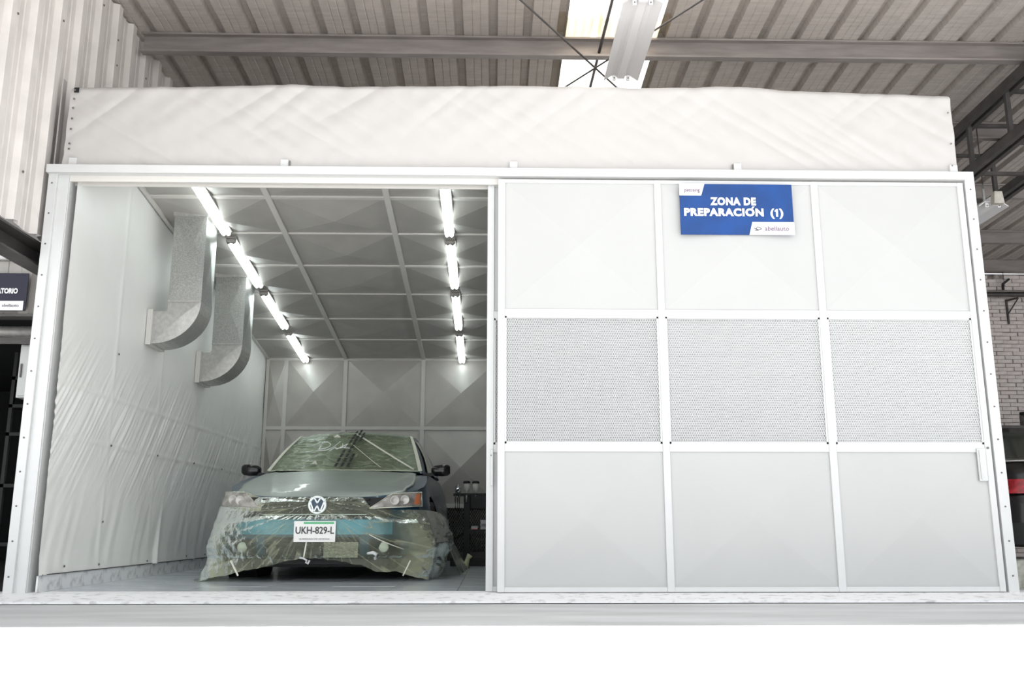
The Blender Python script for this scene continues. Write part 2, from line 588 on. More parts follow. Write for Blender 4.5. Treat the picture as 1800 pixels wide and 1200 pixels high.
# things inside the dark room
cb = empty('wall_cabinet', 'pale metal cabinet door hanging in the dark opening behind the left post', 'cabinet', (-3.52, 0.98, 1.395))
cb.scale = (1.0, 1, 1.05)
MB().box((-0.19, 0, 0), (0.20, 0.20, 0.40)).build('body', white_frame, cb, bevel=0.004)
MB().box((-0.175, -0.014, 0.012), (0.19, -0.002, 0.388)).build('door', white_paint, cb, bevel=0.003)
MB().box((-0.165, -0.03, 0.15), (-0.155, -0.015, 0.25)).build('handle', rivet_m, cb)
sh = empty('steel_shelving', 'black steel shelving with stacked boards in the dark room on the left', 'shelving', (-4.3, 2.0, -0.05))
for x in (0, 1.0):
    for y in (0, 0.5):
        MB().box((x, y, 0), (x + 0.03, y + 0.03, 2.0)).build('post', black_m, sh)
for z in (0.3, 0.8, 1.25, 1.5, 1.75):
    MB().box((0, 0, z), (1.03, 0.53, z + 0.03)).build('shelf', black_m, sh)
bc = empty('blue_crate', 'dark blue crate on the shelving in the laboratory opening', 'crate', (-4.2, 2.05, 1.48))
MB().box((0, 0, 0), (0.4, 0.35, 0.02)).box((0, 0, 0.02), (0.4, 0.015, 0.2)).box((0, 0.335, 0.02), (0.4, 0.35, 0.2)).box((0, 0.015, 0.02), (0.015, 0.335, 0.2)).box((0.385, 0.015, 0.02), (0.4, 0.335, 0.2)).build('body', blue_crate, bc)
MB().box((-0.01, -0.012, 0.17), (0.41, 0.0, 0.2)).build('rim', blue_crate, bc)
jj = tag(MB().tube([(-3.28, 0.42, -0.05), (-3.16, 0.42, 0.55)], 0.02, 8).build('leaning_pole', mat('wood_pole', (0.30, 0.20, 0.17), 0.7)),
         'thin brown pole leaning behind the foot of the left post', 'pole')

# right hand hall: brick back wall
wb = struct(MB().box((3.4, 7.46, -0.05), (12.2, 7.7, 4.32)).build('wall_back', mortar_m))
bm_ = MB().box((0, 0, 0), (0.241, 0.045, 0.056))
brick_me = bm_.mesh('brick', brick_m, bevel=0.006)
brick_me2 = MB().box((0, 0, 0), (0.243, 0.04, 0.058)).mesh('brick', brick_m, bevel=0.008)
n = 0
for r in range(44):
    z = 1.60 + r * 0.0612
    for c in range(6):
        x = 7.42 + c * 0.247 - (0.1235 if r % 2 else 0)
        if z > 4.27 or n >= 296:
            continue
        if random.random() < 0.015:
            continue
        o = place(random.choice((brick_me, brick_me2)), 'brick', wb, (x + random.uniform(-.004, .004), 7.425 + random.uniform(-.007, .006), z + random.uniform(-.002, .002)),
                  (0, random.uniform(-.006, .006), random.uniform(-.01, .01)), (random.choice((1, 1, 1.0, 0.97)), 1, 1))
        n += 1
b = MB()
for r in range(70):
    z = -0.02 + r * 0.0612
    for c in range(36):
        x = 3.45 + c * 0.247 - (0.1235 if r % 2 else 0)
        if 1.58 < z < 4.29 and 7.2 < x < 8.75:
            continue
        if z > 4.25:
            continue
        b.box((x, 7.43, z), (x + 0.237, 7.47, z + 0.053))
b.build('brickwork', brick_m, wb, fix=False)['kind'] = 'stuff'
struct(MB().box((12.1, -2.7, -0.05), (12.2, 7.46, 4.75)).build('wall_right', beige_m))

# pipe rail and brackets on the brick wall
pr = empty('wall_pipe', 'dark pipe running along the painted brick wall', 'pipe', (7.0, 7.25, 3.93))
MB().tube([(-0.4, 0, 0), (4.6, 0, 0)], 0.035, 12).build('pipe_run', dark_steel, pr, True)
MB().box((-0.4, -0.05, 0.035), (4.6, 0.05, 0.05)).build('cover_plate', purlin_m, pr)
for i, (xx) in enumerate((8.02, 9.6)):
    br = empty('wall_bracket', ['triangular steel bracket under the dark pipe on the brick wall', 'steel bracket farther along the dark pipe, out past the right edge'][i], 'bracket', (xx, 7.42, 3.55), 'pipe brackets')
    MB().box((-0.012, -0.03, -0.05), (0.012, 0.0, 0.34)).build('upright', dark_steel, br)
    MB().bar((0, -0.02, 0.32), (0.10, -0.17, 0.33), 0.025).build('arm', dark_steel, br)
    MB().bar((0, -0.02, 0.10), (0.10, -0.16, 0.32), 0.014).build('brace', dark_steel, br)
bk = empty('hook', 'small black hook hanging above the dark pipe on the brick wall', 'hook', (7.93, 7.3, 4.02))
MB().bar((0, 0, 0.0), (0.0, 0, 0.09), 0.03).build('shank', black_m, bk)
MB().bar((0, 0, 0.09), (0.10, -0.02, 0.17), 0.035).build('arm', black_m, bk)
MB().tube([(0.03, 0, 0.1), (0.02, 0, 0.38)], 0.004, 5).build('wire', black_m, bk)

# box truss on the right
XT = 4.86
tr = empty('roof_truss', 'dark open-web steel truss running front to back under the roof on the right', 'truss', (XT, 0, 4.2))
ztop = lambda y: ZR - SR * y - 0.195 - 0.06 - 4.2
b0, b1 = -2.5, 7.2
for dx in (0.0, 0.62):
    for up, nm in ((0, 'top_chord'), (-0.52, 'bottom_chord')):
        m_ = MB()
        for e in (-0.045, 0.045):
            m_.bar((dx + e, b0, ztop(b0) + up), (dx + e, b1, ztop(b1) + up), 0.05, 0.085)
        m_.build(nm, dark_steel, tr)
yy = -2.4
while yy < 7.1:
    for dx in (0.0, 0.62):
        MB().bar((dx, yy, ztop(yy)), (dx, yy, ztop(yy) - 0.52), 0.04, 0.04).build('web_post', dark_steel, tr)
    MB().bar((0.0, yy + 0.03, ztop(yy)), (0.62, yy + 0.03, ztop(yy)), 0.035).build('cross_strut', dark_steel, tr)
    MB().bar((0.0, yy + 0.03, ztop(yy) - 0.52), (0.62, yy + 0.03, ztop(yy) - 0.52), 0.035).build('cross_strut', dark_steel, tr)
    yy += 0.69

# sag rods and cross-bracing above the tarpaulin
def rod(p, q, r, label):
    tag(MB().tube([p, q], r, 8).build('bracing_rod', dark_steel), label, 'rod', 'roof bracing rods')


rod((-0.175, -0.171, 4.5), (1.634, 2.516, 4.5), 0.009, 'thin bracing rod falling from upper left to lower right across the skylight')
rod((0.292, 2.325, 4.47), (2.116, -0.4, 4.47), 0.008, 'thin bracing rod rising to the right behind the hanging strip light')
rod((0.98, 0.0, 4.66), (0.92, 2.9, 4.60), 0.014, 'thick dark sag rod crossing the white skylight front to back')

# hung strip light with reflector
def reflector_light(loc, label, rz=0.0, tubes=True, cap=True):
    t = empty('strip_light', label, 'light fixture', loc, 'industrial strip lights under the roof')
    t.rotation_euler = (0, 0, rz)
    pr_ = [(-0.155, 0.0), (-0.15, 0.012), (-0.085, 0.055), (-0.035, 0.06), (-0.035, 0.10), (0.035, 0.10), (0.035, 0.06), (0.085, 0.055), (0.15, 0.012), (0.155, 0.0),
           (0.148, 0.004), (0.083, 0.047), (0.045, 0.05), (0.03, 0.02), (-0.03, 0.02), (-0.045, 0.05), (-0.083, 0.047), (-0.148, 0.004)]
    MB().prism(pr_, 0, 1.22, 'xz').build('reflector', lamp_white, t)
    for sx in (-0.062, 0.062):
        for y in (0.02, 1.20):
            so = MB().box((sx - 0.016, y - 0.012, -0.005), (sx + 0.016, y + 0.012, 0.045)).build('socket', lamp_white, t, bevel=0.004)
            MB().lathe((sx, y - 0.013 if y < 0.5 else y - 0.013, 0.012), (0, 1, 0), [(0.007, 0), (0.007, 0.002)], 10).build('contact', rivet_m, so)
    for y in (0.15, 1.07):
        MB().box((-0.01, y, 0.10), (0.01, y + 0.015, 0.30)).build('hanger', galv_plain, t)
    if cap:
        MB().box((-0.035, -0.03, 0.0), (0.035, -0.001, 0.10)).build('end_cap', lamp_white, t, bevel=0.005)
    return t


reflector_light((1.135, 0.15, 4.33), 'white hanging strip light with reflector wings over the skylight, top centre')
reflector_light((1.135, -1.10, 4.35), 'white strip light continuing the hanging row towards the viewer, above the frame', cap=False)
rl = reflector_light((5.10, 2.55, 3.61), 'strip light seen end-on beyond the right post, under the steel truss')
for ch in rl.children:
    pass
for y in (2.7, 3.6):
    MB().tube([(0, y - 2.55, 0.25), (0, y - 2.55, 1.07)], 0.006, 5).build('hanger', dark_steel, rl)
MB().prism([(-0.05, 0.0), (0.06, 0.0), (0.045, 0.13), (-0.035, 0.13)], -0.10, -0.03, 'xz').build('end_hood', mat('aged_plastic', (0.62, 0.58, 0.52), 0.6, var=.2, vscale=20), rl, bevel=0.006)

# ================================================================== BOOTH
booth = empty('spray_booth', 'white steel-framed vehicle preparation booth with open left bay', 'booth', (0, 0, 0))
W0, W1 = -2.93, 3.30      # inner faces
YB = 5.44                 # back wall
CZ, CS = 3.302, 0.1387    # ceiling plane
cz = lambda y: CZ - CS * y

# posts
def post(x0, x1, sgn):
    b = MB()
    # flange facing the camera and a recessed return
    if sgn < 0:
        b.box((x0, -0.035, -0.005), (x0 + 0.062, 0.0, 2.835))
        b.box((x0 + 0.055, -0.012, -0.005), (x1 + 0.004, 0.025, 2.835))
    else:
        b.box((x1 - 0.07, -0.05, -0.02), (x1, -0.0, 2.90))
    return b


lp = post(-3.115, -2.985, -1).build('post', white_frame, booth, bevel=0.003)
rp = post(3.355, 3.43, 1).build('post', white_frame, booth, bevel=0.003)
rv = MB().lathe((0, 0, 0), (0, -1, 0), [(0.006, 0), (0.006, 0.003), (0.003, 0.005)], 8).mesh('rivet', rivet_m)
for i in range(13):
    place(rv, 'rivet', lp, (-3.085, -0.035, 0.10 + i * 0.222))
    place(rv, 'rivet', rp, (3.395, -0.05, 0.10 + i * 0.222))
for i in range(11):
    place(rv, 'rivet', lp, (-2.980, 0.006, 0.2 + i * 0.25), (0, 0, PI / 2))
# header beam and door track
hb = MB().box((-3.12, -0.07, 2.832), (3.36, 0.0, 2.892)).build('header_beam', white_frame, booth, bevel=0.004)
MB().box((-2.98, -0.005, 2.79), (3.34, 0.012, 2.832)).box((-2.98, 0.07, 2.785), (3.34, 0.082, 2.832)).build('door_track', mat('track_paint', (0.66, 0.64, 0.61), 0.5), booth)
for x in (-2.96, -1.48, 0.14, 1.74, 3.30):
    MB().box((x - 0.028, -0.035, 2.892), (x + 0.028, 0.03, 2.955)).build('stub_bracket', white_frame, booth, bevel=0.003)
# dark notch details of the stubs
for x in (-1.445, 1.70):
    MB().box((x, -0.036, 2.90), (x + 0.008, -0.03, 2.945)).build('weld_mark', rivet_m, booth)
# sill
sl = MB()
def sill(u, v):
    x = lerp(-3.42, 3.60, u)
    prof = [(-0.26, -0.05), (-0.262, -0.036), (-0.05, -0.004), (0.10, 0.0)]
    k = v * 3
    i = min(2, int(k))
    y, z = lerp(prof[i][0], prof[i + 1][0], k - i), lerp(prof[i][1], prof[i + 1][1], k - i)
    return (x, y + 0.004 * nz(x * 2, v * 3), z)
sl.grid(sill, 120, 3)
sl.build('sill', sill_m, booth, fix=False)
MB().box((-3.1, 0.02, -0.055), (3.4, 5.6, -0.010)).build('floor_slab', grout_m, booth)
# floor tiles
TS = 0.45
tile_me = MB().box((0.002, 0.002, -0.010), (TS - 0.002, TS - 0.002, 0.0)).mesh('floor_tile', tile_m)
nxx = 0
x = W0
while x < 0.8:
    y = 0.10
    while y < YB - 0.05:
        sx = min(1, 1)
        ly = min(TS, YB - y)
        place(tile_me, 'floor_tile', booth, (x, y, random.uniform(-.0006, .0006)), scale=(1, ly / TS, 1))
        y += TS
    x += TS
MB().box((x, 0.10, -0.010), (W1, YB, -0.0005)).build('floor_finish', tile_m, booth)
# base tiles on the left wall
bt = MB().box((0, 0.002, 0), (0.012, 0.323, 0.102)).mesh('base_tile', basetile_m)
y = 0.02
while y < YB - 0.1:
    place(bt, 'base_tile', booth, (W0 - 0.006, y, 0.0), scale=(1, min(1, (YB - y) / 0.33), 1))
    y += 0.33

# left wall: plastic liner with tension folds over battens
YL = [0.90, 1.87, 2.84, 3.76, 4.72]
def liner(u, v):
    y = lerp(0.012, YB, u)
    z = lerp(0.104, cz(y) - 0.002, v)
    x = W0
    s = y - (z - 1.0) / 1.25
    band = math.exp(-((z - 1.15) / 0.45) ** 2) * (0.35 + 0.65 * smooth(nz(y * 1.1, z * 1.1, 5) + 0.6))
    f = abs(nz(s * 19.0, z * 0.7, 0.3)) ** 0.8
    f2 = nz(s * 30.0 + 9, z * 1.4, 2.3)
    x += band * (0.018 * f + 0.005 * f2)
    low = math.exp(-((z - 0.35) / 0.30) ** 2)
    s3 = y - (z - 0.2) / 3.0
    x += low * 0.010 * nz(s3 * 9.0, z * 0.7, 7.1)
    x += 0.006 * nz(y * 2.2, z * 2.2, 4)
    # a sharp gathered fold near y 2.0, bottom
    d = abs(y - 2.02 - (z - 0.15) * 0.25)
    x += 0.03 * math.exp(-(d / 0.03) ** 2) * math.exp(-((z - 0.12) / 0.35) ** 2)
    # pinned on battens
    near = min(abs(y - q) for q in YL)
    pin = 1 - math.exp(-(near / 0.035) ** 2) * 0.8
    pz = min(abs(z - 1.02), abs(z - 1.38))
    pin *= 1 - math.exp(-(pz / 0.022) ** 2) * 0.9
    x = W0 + (x - W0) * pin
    x += 0.004 * math.exp(-(near / 0.03) ** 2) + 0.006 * math.exp(-(pz / 0.02) ** 2)
    if v < 0.04:
        x += 0.01 * (0.04 - v) / 0.04 * (1 + nz(y * 6, 1))
    return (x, y, z)


lw = MB().grid(liner, 620, 230).build('wall_liner', liner_m, booth, True, fix=False)
for y in YL:
    MB().box((W0 - 0.02, y - 0.02, 0.05), (W0 - 0.002, y + 0.02, cz(y) - 0.03)).build('wall_batten', booth_joist, booth)
MB().box((W0 - 0.07, 0.0, -0.01), (W0 - 0.045, YB, 3.42)).build('outer_side_sheet', white_paint, booth)
MB().box((-3.135, 0.05, 2.3), (-3.125, 0.10, 3.60)).build('side_flashing', mat('flash', (0.40, 0.38, 0.37), 0.5), booth)
for y, z in ((0.93, 1.02), (1.90, 1.02), (2.87, 1.02), (3.79, 1.02), (0.9, 0.45), (0.92, 1.73), (0.9, 0.14), (1.85, 0.13), (0.35, 0.15), (2.84, 0.14), (3.4, 0.14)):
    o = place(rv, 'rivet', lw, (W0 + 0.012, y, z), (0, 0, PI / 2))
    o.scale = (1.4, 1.4, 1.4)
# thin dark strip where the liner meets the tiles
MB().bar((W0 + 0.012, 0.05, 0.106), (W0 + 0.012, YB, 0.106), 0.008, 0.006).build('liner_hem', dark_steel, booth)

# ceiling: joists and cross-broken panels
JX = [-2.90, -1.90, -0.90, 0.09, 1.09, 2.09, 3.28]
JY = [0.02, 0.45, 1.183, 1.853, 2.563, 3.273, 4.012, 4.701, 5.43]
for i, x in enumerate(JX):
    w = 0.05 if 0 < i < 6 else 0.035
    MB().bar((x, 0.02, cz(0.02) - 0.01), (x, YB, cz(YB) - 0.01), w, 0.02).build('ceiling_joist', booth_joist, booth)
for i, y in enumerate(JY):
    w = 0.05 if i in (2, 4, 6) else 0.018
    MB().bar((JX[0], y, cz(y) - 0.006), (JX[-1], y, cz(y) - 0.006), w, 0.016).build('ceiling_joist', booth_joist, booth)
for i in range(6):
    for j in range(8):
        x0, x1, y0, y1 = JX[i], JX[i + 1], JY[j], JY[j + 1]
        if i >= 4 and j > 0:
            pass
        b = MB()
        p = [(x0, y0, cz(y0)), (x1, y0, cz(y0)), (x1, y1, cz(y1)), (x0, y1, cz(y1))]
        c = ((x0 + x1) / 2, (y0 + y1) / 2, cz((y0 + y1) / 2) - 0.055)
        b.v = p + [c] + [(q[0], q[1], q[2] + 0.01) for q in p]
        b.f = [[0, 4, 1], [1, 4, 2], [2, 4, 3], [3, 4, 0], [5, 6, 7, 8], [0, 1, 6, 5], [1, 2, 7, 6], [2, 3, 8, 7], [3, 0, 5, 8]]
        b.build('ceiling_panel', booth_sheet, booth)

# back wall
BX = [-2.90, -2.665, -1.90, -0.90, 0.09, 1.09, 2.09, 3.28]
BZ = [0.665, 1.64, cz(YB)]
for x in BX[1:-1]:
    MB().box((x - 0.025, YB - 0.02, 0.0), (x + 0.025, YB, cz(YB))).build('wall_rail', booth_joist, booth)
MB().box((BX[0] - 0.02, YB - 0.02, 0.0), (BX[0] + 0.02, YB, cz(YB))).build('wall_rail', booth_joist, booth)
MB().box((BX[-1] - 0.02, YB - 0.02, 0.0), (BX[-1] + 0.02, YB, cz(YB))).build('wall_rail', booth_joist, booth)
for z, h in ((0.645, 0.05), (1.62, 0.045), (cz(YB) - 0.03, 0.03)):
    MB().box((BX[0], YB - 0.022, z), (BX[-1], YB - 0.001, z + h)).build('wall_rail', booth_joist, booth)
for i in range(7):
    for j in range(2):
        x0, x1, z0, z1 = BX[i], BX[i + 1], BZ[j], BZ[j + 1]
        b = MB()
        p = [(x0, YB, z0), (x1, YB, z0), (x1, YB, z1), (x0, YB, z1)]
        d = random.uniform(-0.012, 0.012)
        c = ((x0 + x1) / 2, YB - 0.11, (z0 + z1) / 2 + d)
        b.v = p + [c] + [(q[0], q[1] + 0.01, q[2]) for q in p]
        b.f = [[0, 1, 4], [1, 2, 4], [2, 3, 4], [3, 0, 4], [8, 7, 6, 5], [0, 5, 6, 1], [1, 6, 7, 2], [2, 7, 8, 3], [3, 8, 5, 0]]
        b.build('wall_panel', back_sheet, booth)
MB().box((W0 - 0.05, YB + 0.10, -0.01), (W1 + 0.05, YB + 0.12, cz(YB) + 0.05)).build('back_closing_sheet', black_m, booth)
# diamond mesh grille at the foot of the back wall
def diamond_mesh(x0, x1, z0, z1, y, px, pz, w, tilt=0.003):
    """expanded metal in the xz plane; px hole pitch in x, pz full pitch in z"""
    b = MB()
    nx = int((x1 - x0) / px)
    nz_ = int((z1 - z0) / (pz / 2))
    px = (x1 - x0) / nx
    hz = (z1 - z0) / nz_
    for j in range(nz_):
        za, zb = z0 + j * hz, z0 + (j + 1) * hz
        for i in range(nx):
            a = x0 + i * px
            # two strands per pitch: zigzag
            if j % 2 == 0:
                segs = ((a, a + px / 2), (a + px, a + px / 2))
            else:
                segs = ((a + px / 2, a), (a + px / 2, a + px))
            for xa, xb in segs:
                n = len(b.v)
                b.v += [(xa - w / 2, y, za), (xa + w / 2, y - tilt, za), (xb + w / 2, y - tilt, zb), (xb - w / 2, y, zb)]
                b.f.append([n, n + 1, n + 2, n + 3])
    return b


dm = diamond_mesh(W0 + 0.03, 1.0, 0.11, 0.645, YB - 0.01, 0.03, 0.05, 0.006, 0.004)
dm.build('vent_mesh', mat('mesh_grey', (0.30, 0.28, 0.27), 0.5, 0.3), booth, fix=False)['kind'] = 'stuff'
MB().box((W0 + 0.02, YB - 0.03, 0.0), (W1, YB + 0.02, 0.11)).build('vent_base', dark_steel, booth)

# right inner wall and outer skins
MB().box((W1, 0.10, -0.01), (W1 + 0.03, YB, 3.3)).build('side_wall', booth_sheet, booth)
MB().box((-3.0, 0.10, 3.40), (W1 + 0.03, YB + 0.1, 3.42)).build('roof_skin', galv_plain, booth)

# fascia tarpaulin over the header
TARP_TOP = [(-3.023, 3.513), (-2.922, 3.514), (-2.211, 3.525), (-1.804, 3.54), (-1.477, 3.555), (-1.272, 3.546), (-1.107, 3.539), (0.13, 3.558), (0.627, 3.555), (1.168, 3.552), (1.545, 3.563), (1.796, 3.572), (1.943, 3.565), (2.109, 3.546), (2.633, 3.532), (3.327, 3.512)]
def tarp_top(x):
    return interp(x, TARP_TOP) + 0.004 * nz(x * 3, 0.7)


def tarp(u, v):
    x = lerp(-3.035, 3.335, u)
    zt = tarp_top(x)
    z = lerp(2.888, zt, v)
    y = 0.0
    env = 0.5 + 0.5 * smooth(nz(x * 0.9, z * 1.2, 3) + 0.5)
    s1 = x + (z - 3.2) * 1.5
    s2 = x - (z - 3.2) * 1.3
    y -= env * 0.024 * abs(nz(s1 * 5.0, z * 1.2, 1.1)) ** 0.9 * smooth(1 - v * 0.7)
    y -= env * 0.026 * abs(nz(s2 * 4.0, z * 1.1, 5.1)) ** 0.9 * smooth(v * 1.2)
    y -= 0.012 * nz(x * 1.2, z * 1.2, 8.8)
    y -= 0.004 * nz(x * 18, z * 3, 2.2) * smooth((0.25 - v) * 5)
    y -= 0.004 * nz(x * 11, z * 9, 2.2)
    if v > 0.93:
        y += 0.03 * ((v - 0.93) / 0.07) ** 2
    return (x, y - 0.012, z)


tp = empty('fascia_tarpaulin', 'long off-white vinyl tarpaulin stretched above the booth opening', 'tarpaulin', (0, 0, 0))
tm = MB().grid(tarp, 560, 70)
ts = tm.build('sheet', tarp_m, tp, True, fix=False)
def tarp_over(u, v):
    x = lerp(-3.035, 3.335, u)
    return (x, 0.018 + v * 0.45, tarp_top(x) - 0.02 * v + 0.0)
MB().grid(tarp_over, 120, 3).build('top_fold', tarp_m, tp, True, fix=False)
for z in (3.47, 3.40, 3.33, 3.25, 3.17, 3.06, 3.02):
    o = place(rv, 'rivet', tp, (-2.995, -0.032, z))
    o.scale = (1.3, 1.3, 1.3)
for x, z in ((3.30, 3.36), (3.30, 3.12), (3.29, 2.95)):
    place(rv, 'rivet', tp, (x, -0.032, z))
MB().box((-3.005, -0.028, 3.455), (-2.972, -0.022, 3.492)).build('corner_hole', black_m, tp)
MB().box((-3.04, 0.02, 2.89), (3.34, 0.05, 3.46)).build('backing_frame', white_paint, booth)

# ------------------------------------------------------------------ sliding doors
def sliding_door(name, label, x0, y0, group):
    d = empty(name, label, 'door', (x0, y0, 0), group)
    xs = [(0.0, 0.048), (1.100, 1.148), (2.215, 2.265), (3.268, 3.310)]
    zs = [(0.0, 0.032), (0.901, 0.954), (1.823, 1.873), (2.788, 2.814)]
    for a, b_ in xs:
        MB().box((a, -0.04, 0.0), (b_, 0.0, 2.814)).build('stile', white_frame, d, bevel=0.003)
    for i in range(3):
        for z0, z1 in zs:
            MB().box((xs[i][1], -0.037, z0), (xs[i + 1][0], -0.002, z1)).build('rail', white_frame, d, bevel=0.002)
        xa, xb = xs[i][1], xs[i + 1][0]
        for za, zb in ((zs[0][1], zs[1][0]), (zs[2][1], zs[3][0])):
            b = MB()
            e = 0.012
            fr = -0.027
            p = [(xa, fr, za), (xb, fr, za), (xb, fr, zb), (xa, fr, zb)]
            c = ((xa + xb) / 2, fr - 0.042, (za + zb) / 2)
            b.v = p + [c] + [(q[0], -0.006, q[2]) for q in p]
            b.f = [[0, 1, 4], [1, 2, 4], [2, 3, 4], [3, 0, 4], [8, 7, 6, 5], [0, 5, 6, 1], [1, 6, 7, 2], [2, 7, 8, 3], [3, 8, 5, 0]]
            b.build('panel', door_sheet, d)
        # mesh bay
        for q in ((xa, zs[1][1], xb, zs[1][1] + 0.014), (xa, zs[2][0] - 0.012, xb, zs[2][0]), (xa, zs[1][1], xa + 0.012, zs[2][0]), (xb - 0.012, zs[1][1], xb, zs[2][0])):
            MB().box((q[0], -0.034, q[1]), (q[2], -0.012, q[3])).build('mesh_bead', white_frame, d)
        dm = diamond_mesh(xa + 0.008, xb - 0.008, zs[1][1] + 0.01, zs[2][0] - 0.008, -0.024, 0.0118, 0.0310, 0.0046, 0.0025)
        dm.build('expanded_mesh', white_frame, d, fix=False)['kind'] = 'stuff'

        def cloth(u, v, xa=xa, xb=xb, i=i):
            x = lerp(xa, xb, u)
            z = lerp(zs[1][1], zs[2][0], v)
            y = -0.004 + 0.003 * nz(x * 2, z * 3, i) 
            k = abs(nz(x * 1.2, z * 14 + 0.6 * math.sin(x * 2 + i), 3.0 + i))
            y -= 0.010 * smooth(1 - k * 9) * (1 if i == 2 else 0.5)
            return (x, y + 0.004, z)
        MB().grid(cloth, 40, 90).build('filter_cloth', filter_cloth, d, True, fix=False)
    return d, xs


d1, xs = sliding_door('sliding_door', 'front white sliding door with pyramid panels, mesh band and blue sign', 0.032, -0.012, 'sliding booth doors')
h = MB().box((3.205, -0.052, 0.71), (3.262, -0.04, 0.925)).box((3.215, -0.060, 0.72), (3.225, -0.052, 0.915)).build('handle', white_frame, d1, bevel=0.003)
MB().lathe((3.285, -0.041, 0.93), (0, -1, 0), [(0.008, 0), (0.008, 0.006)], 10).build('bolt', rivet_m, d1)
d2, _ = sliding_door('sliding_door', 'rear white sliding door, only its left edge showing beside the open bay', -0.042, 0.062, 'sliding booth doors')
MB().box((0.028, -0.054, 0.68), (0.046, -0.04, 0.92)).build('handle', white_frame, d2, bevel=0.003)
MB().lathe((0.032, -0.055, 0.88), (0, -1, 0), [(0.005, 0), (0.005, 0.003)], 8).build('bolt', rivet_m, d2)

# blue sign on the door
sg = empty('zone_sign', 'blue and white sign reading zona de preparacion on the sliding door', 'sign', (1.303, -0.088, 2.402))
MB().box((0, 0, 0), (0.795, 0.006, 0.372)).build('board', sign_blue, sg)
MB().prism([(0.0, 0.2855), (0.152, 0.2855), (0.178, 0.373), (0.0, 0.373)], -0.003, -0.0005).build('corner_panel', sign_white, sg)
MB().prism([(0.478, -0.001), (0.796, -0.001), (0.796, 0.093), (0.503, 0.093)], -0.003, -0.0005).build('corner_panel', sign_white, sg)
text('lettering', 'ZONA DE', 0.074, sign_white, sg, (0.376, -0.003, 0.240), off=0.0036, fit=0.322, track=1.12)
text('lettering', 'PREPARACION', 0.074, sign_white, sg, (0.306, -0.003, 0.160), off=0.0036, fit=0.558, track=1.12)
text('lettering', '(  )', 0.074, sign_white, sg, (0.678, -0.003, 0.160), off=0.0034, fit=0.090)
MB().prism([(0.672, 0.133), (0.686, 0.133), (0.686, 0.188), (0.676, 0.188), (0.663, 0.177), (0.666, 0.169), (0.672, 0.173)], -0.005, -0.001).build('digit_one', sign_white, sg)
MB().prism([(0.500, 0.191), (0.512, 0.191), (0.525, 0.206), (0.509, 0.206)], -0.005, -0.001).build('accent', sign_white, sg)
text('logo_lettering', 'patosing', 0.040, sign_pink, sg, (0.088, -0.005, 0.325), fit=0.108)
text('logo_lettering', 'abellauto', 0.048, sign_pink, sg, (0.672, -0.005, 0.044), fit=0.170)
MB().box((0.03, -0.0045, 0.305), (0.135, -0.0035, 0.308)).build('underline', mat('sign_olive', (0.45, 0.4, 0.25), 0.6), sg)
lb = MB().tube([(0.512, -0.005, 0.050), (0.522, -0.005, 0.040), (0.535, -0.005, 0.056), (0.552, -0.005, 0.052), (0.566, -0.005, 0.040)], 0.0025, 5)
lb.tube([(0.518, -0.005, 0.030), (0.535, -0.005, 0.034), (0.560, -0.005, 0.036)], 0.0025, 5)
lb.tube([(0.526, -0.005, 0.044), (0.540, -0.005, 0.030)], 0.003, 5)
lb.build('logo_mark', sign_dark, sg)

# ------------------------------------------------------------------ booth strip lights
def rounded_strip(L, w, h, z0=0.0):
    """elongated box with rounded profile, hanging down from z0"""
    b = MB()
    k = 8
    prof = [(-w / 2, 0.0)] + [(-w / 2 * math.cos(PI * i / k), -h * 0.35 - h * 0.65 * math.sin(PI * i / k)) for i in range(k + 1)] + [(w / 2, 0.0)]
    ys = [(0.0, 0.72), (0.015, 0.9), (0.05, 1.0), (L - 0.05, 1.0), (L - 0.015, 0.9), (L, 0.72)]
    n = len(prof)
    for y, s in ys:
        for x, z in prof:
            b.v.append((x * s, y, z0 + z * s))
    for j in range(len(ys) - 1):
        for i in range(n - 1):
            a = j * n + i
            b.f.append([a, a + 1, a + n + 1, a + n])
        b.f.append([j * n + n - 1, j * n, (j + 1) * n, (j + 1) * n + n - 1])
    b.f.append(list(range(n)))
    b.f.append([(len(ys) - 1) * n + i for i in range(n)][::-1])
    return b


spans = [(0.66, 1.785), (1.895, 2.98), (3.135, 4.19), (4.345, 5.40)]
names = ['nearest', 'second', 'third', 'farthest']
for r, (xr, row) in enumerate(((-2.41, 'left row beside the air ducts'), (-0.40, 'right row beside the sliding door'))):
    for i, (ya, yb) in enumerate(spans):
        L = (yb - ya) * 1.009
        t = empty('tube_light', 'lit fluorescent light on the booth ceiling, %s in the %s' % (names[i], row), 'light fixture', (xr, ya, cz(ya) - 0.022), 'booth ceiling lights')
        t.rotation_euler = (-math.atan(CS), 0, 0)
        MB().box((-0.05, 0.0, -0.012), (0.05, L, 0.012)).build('housing', lamp_grey, t, bevel=0.004)
        for sx in (-0.021, 0.021):
            b = rounded_strip(L - 0.05, 0.040, 0.050, -0.012)
            b.v = [(x + sx, y + 0.045, z) for x, y, z in b.v]
            b.build('diffuser', tube_on, t, True)
        cap = MB().box((-0.045, 0.004, -0.052), (0.045, 0.045, -0.012)).build('end_cap', lamp_grey, t, bevel=0.012)
        MB().box((-0.04, L - 0.02, -0.045), (0.04, L + 0.002, -0.012)).build('end_cap', lamp_grey, t, bevel=0.008)
        for sx in (-0.022, 0.022):
            MB().lathe((sx, 0.026, -0.0515), (0, 0, -1), [(0.014, 0), (0.012, 0.006)], 12).build('screw', rivet_m, cap)

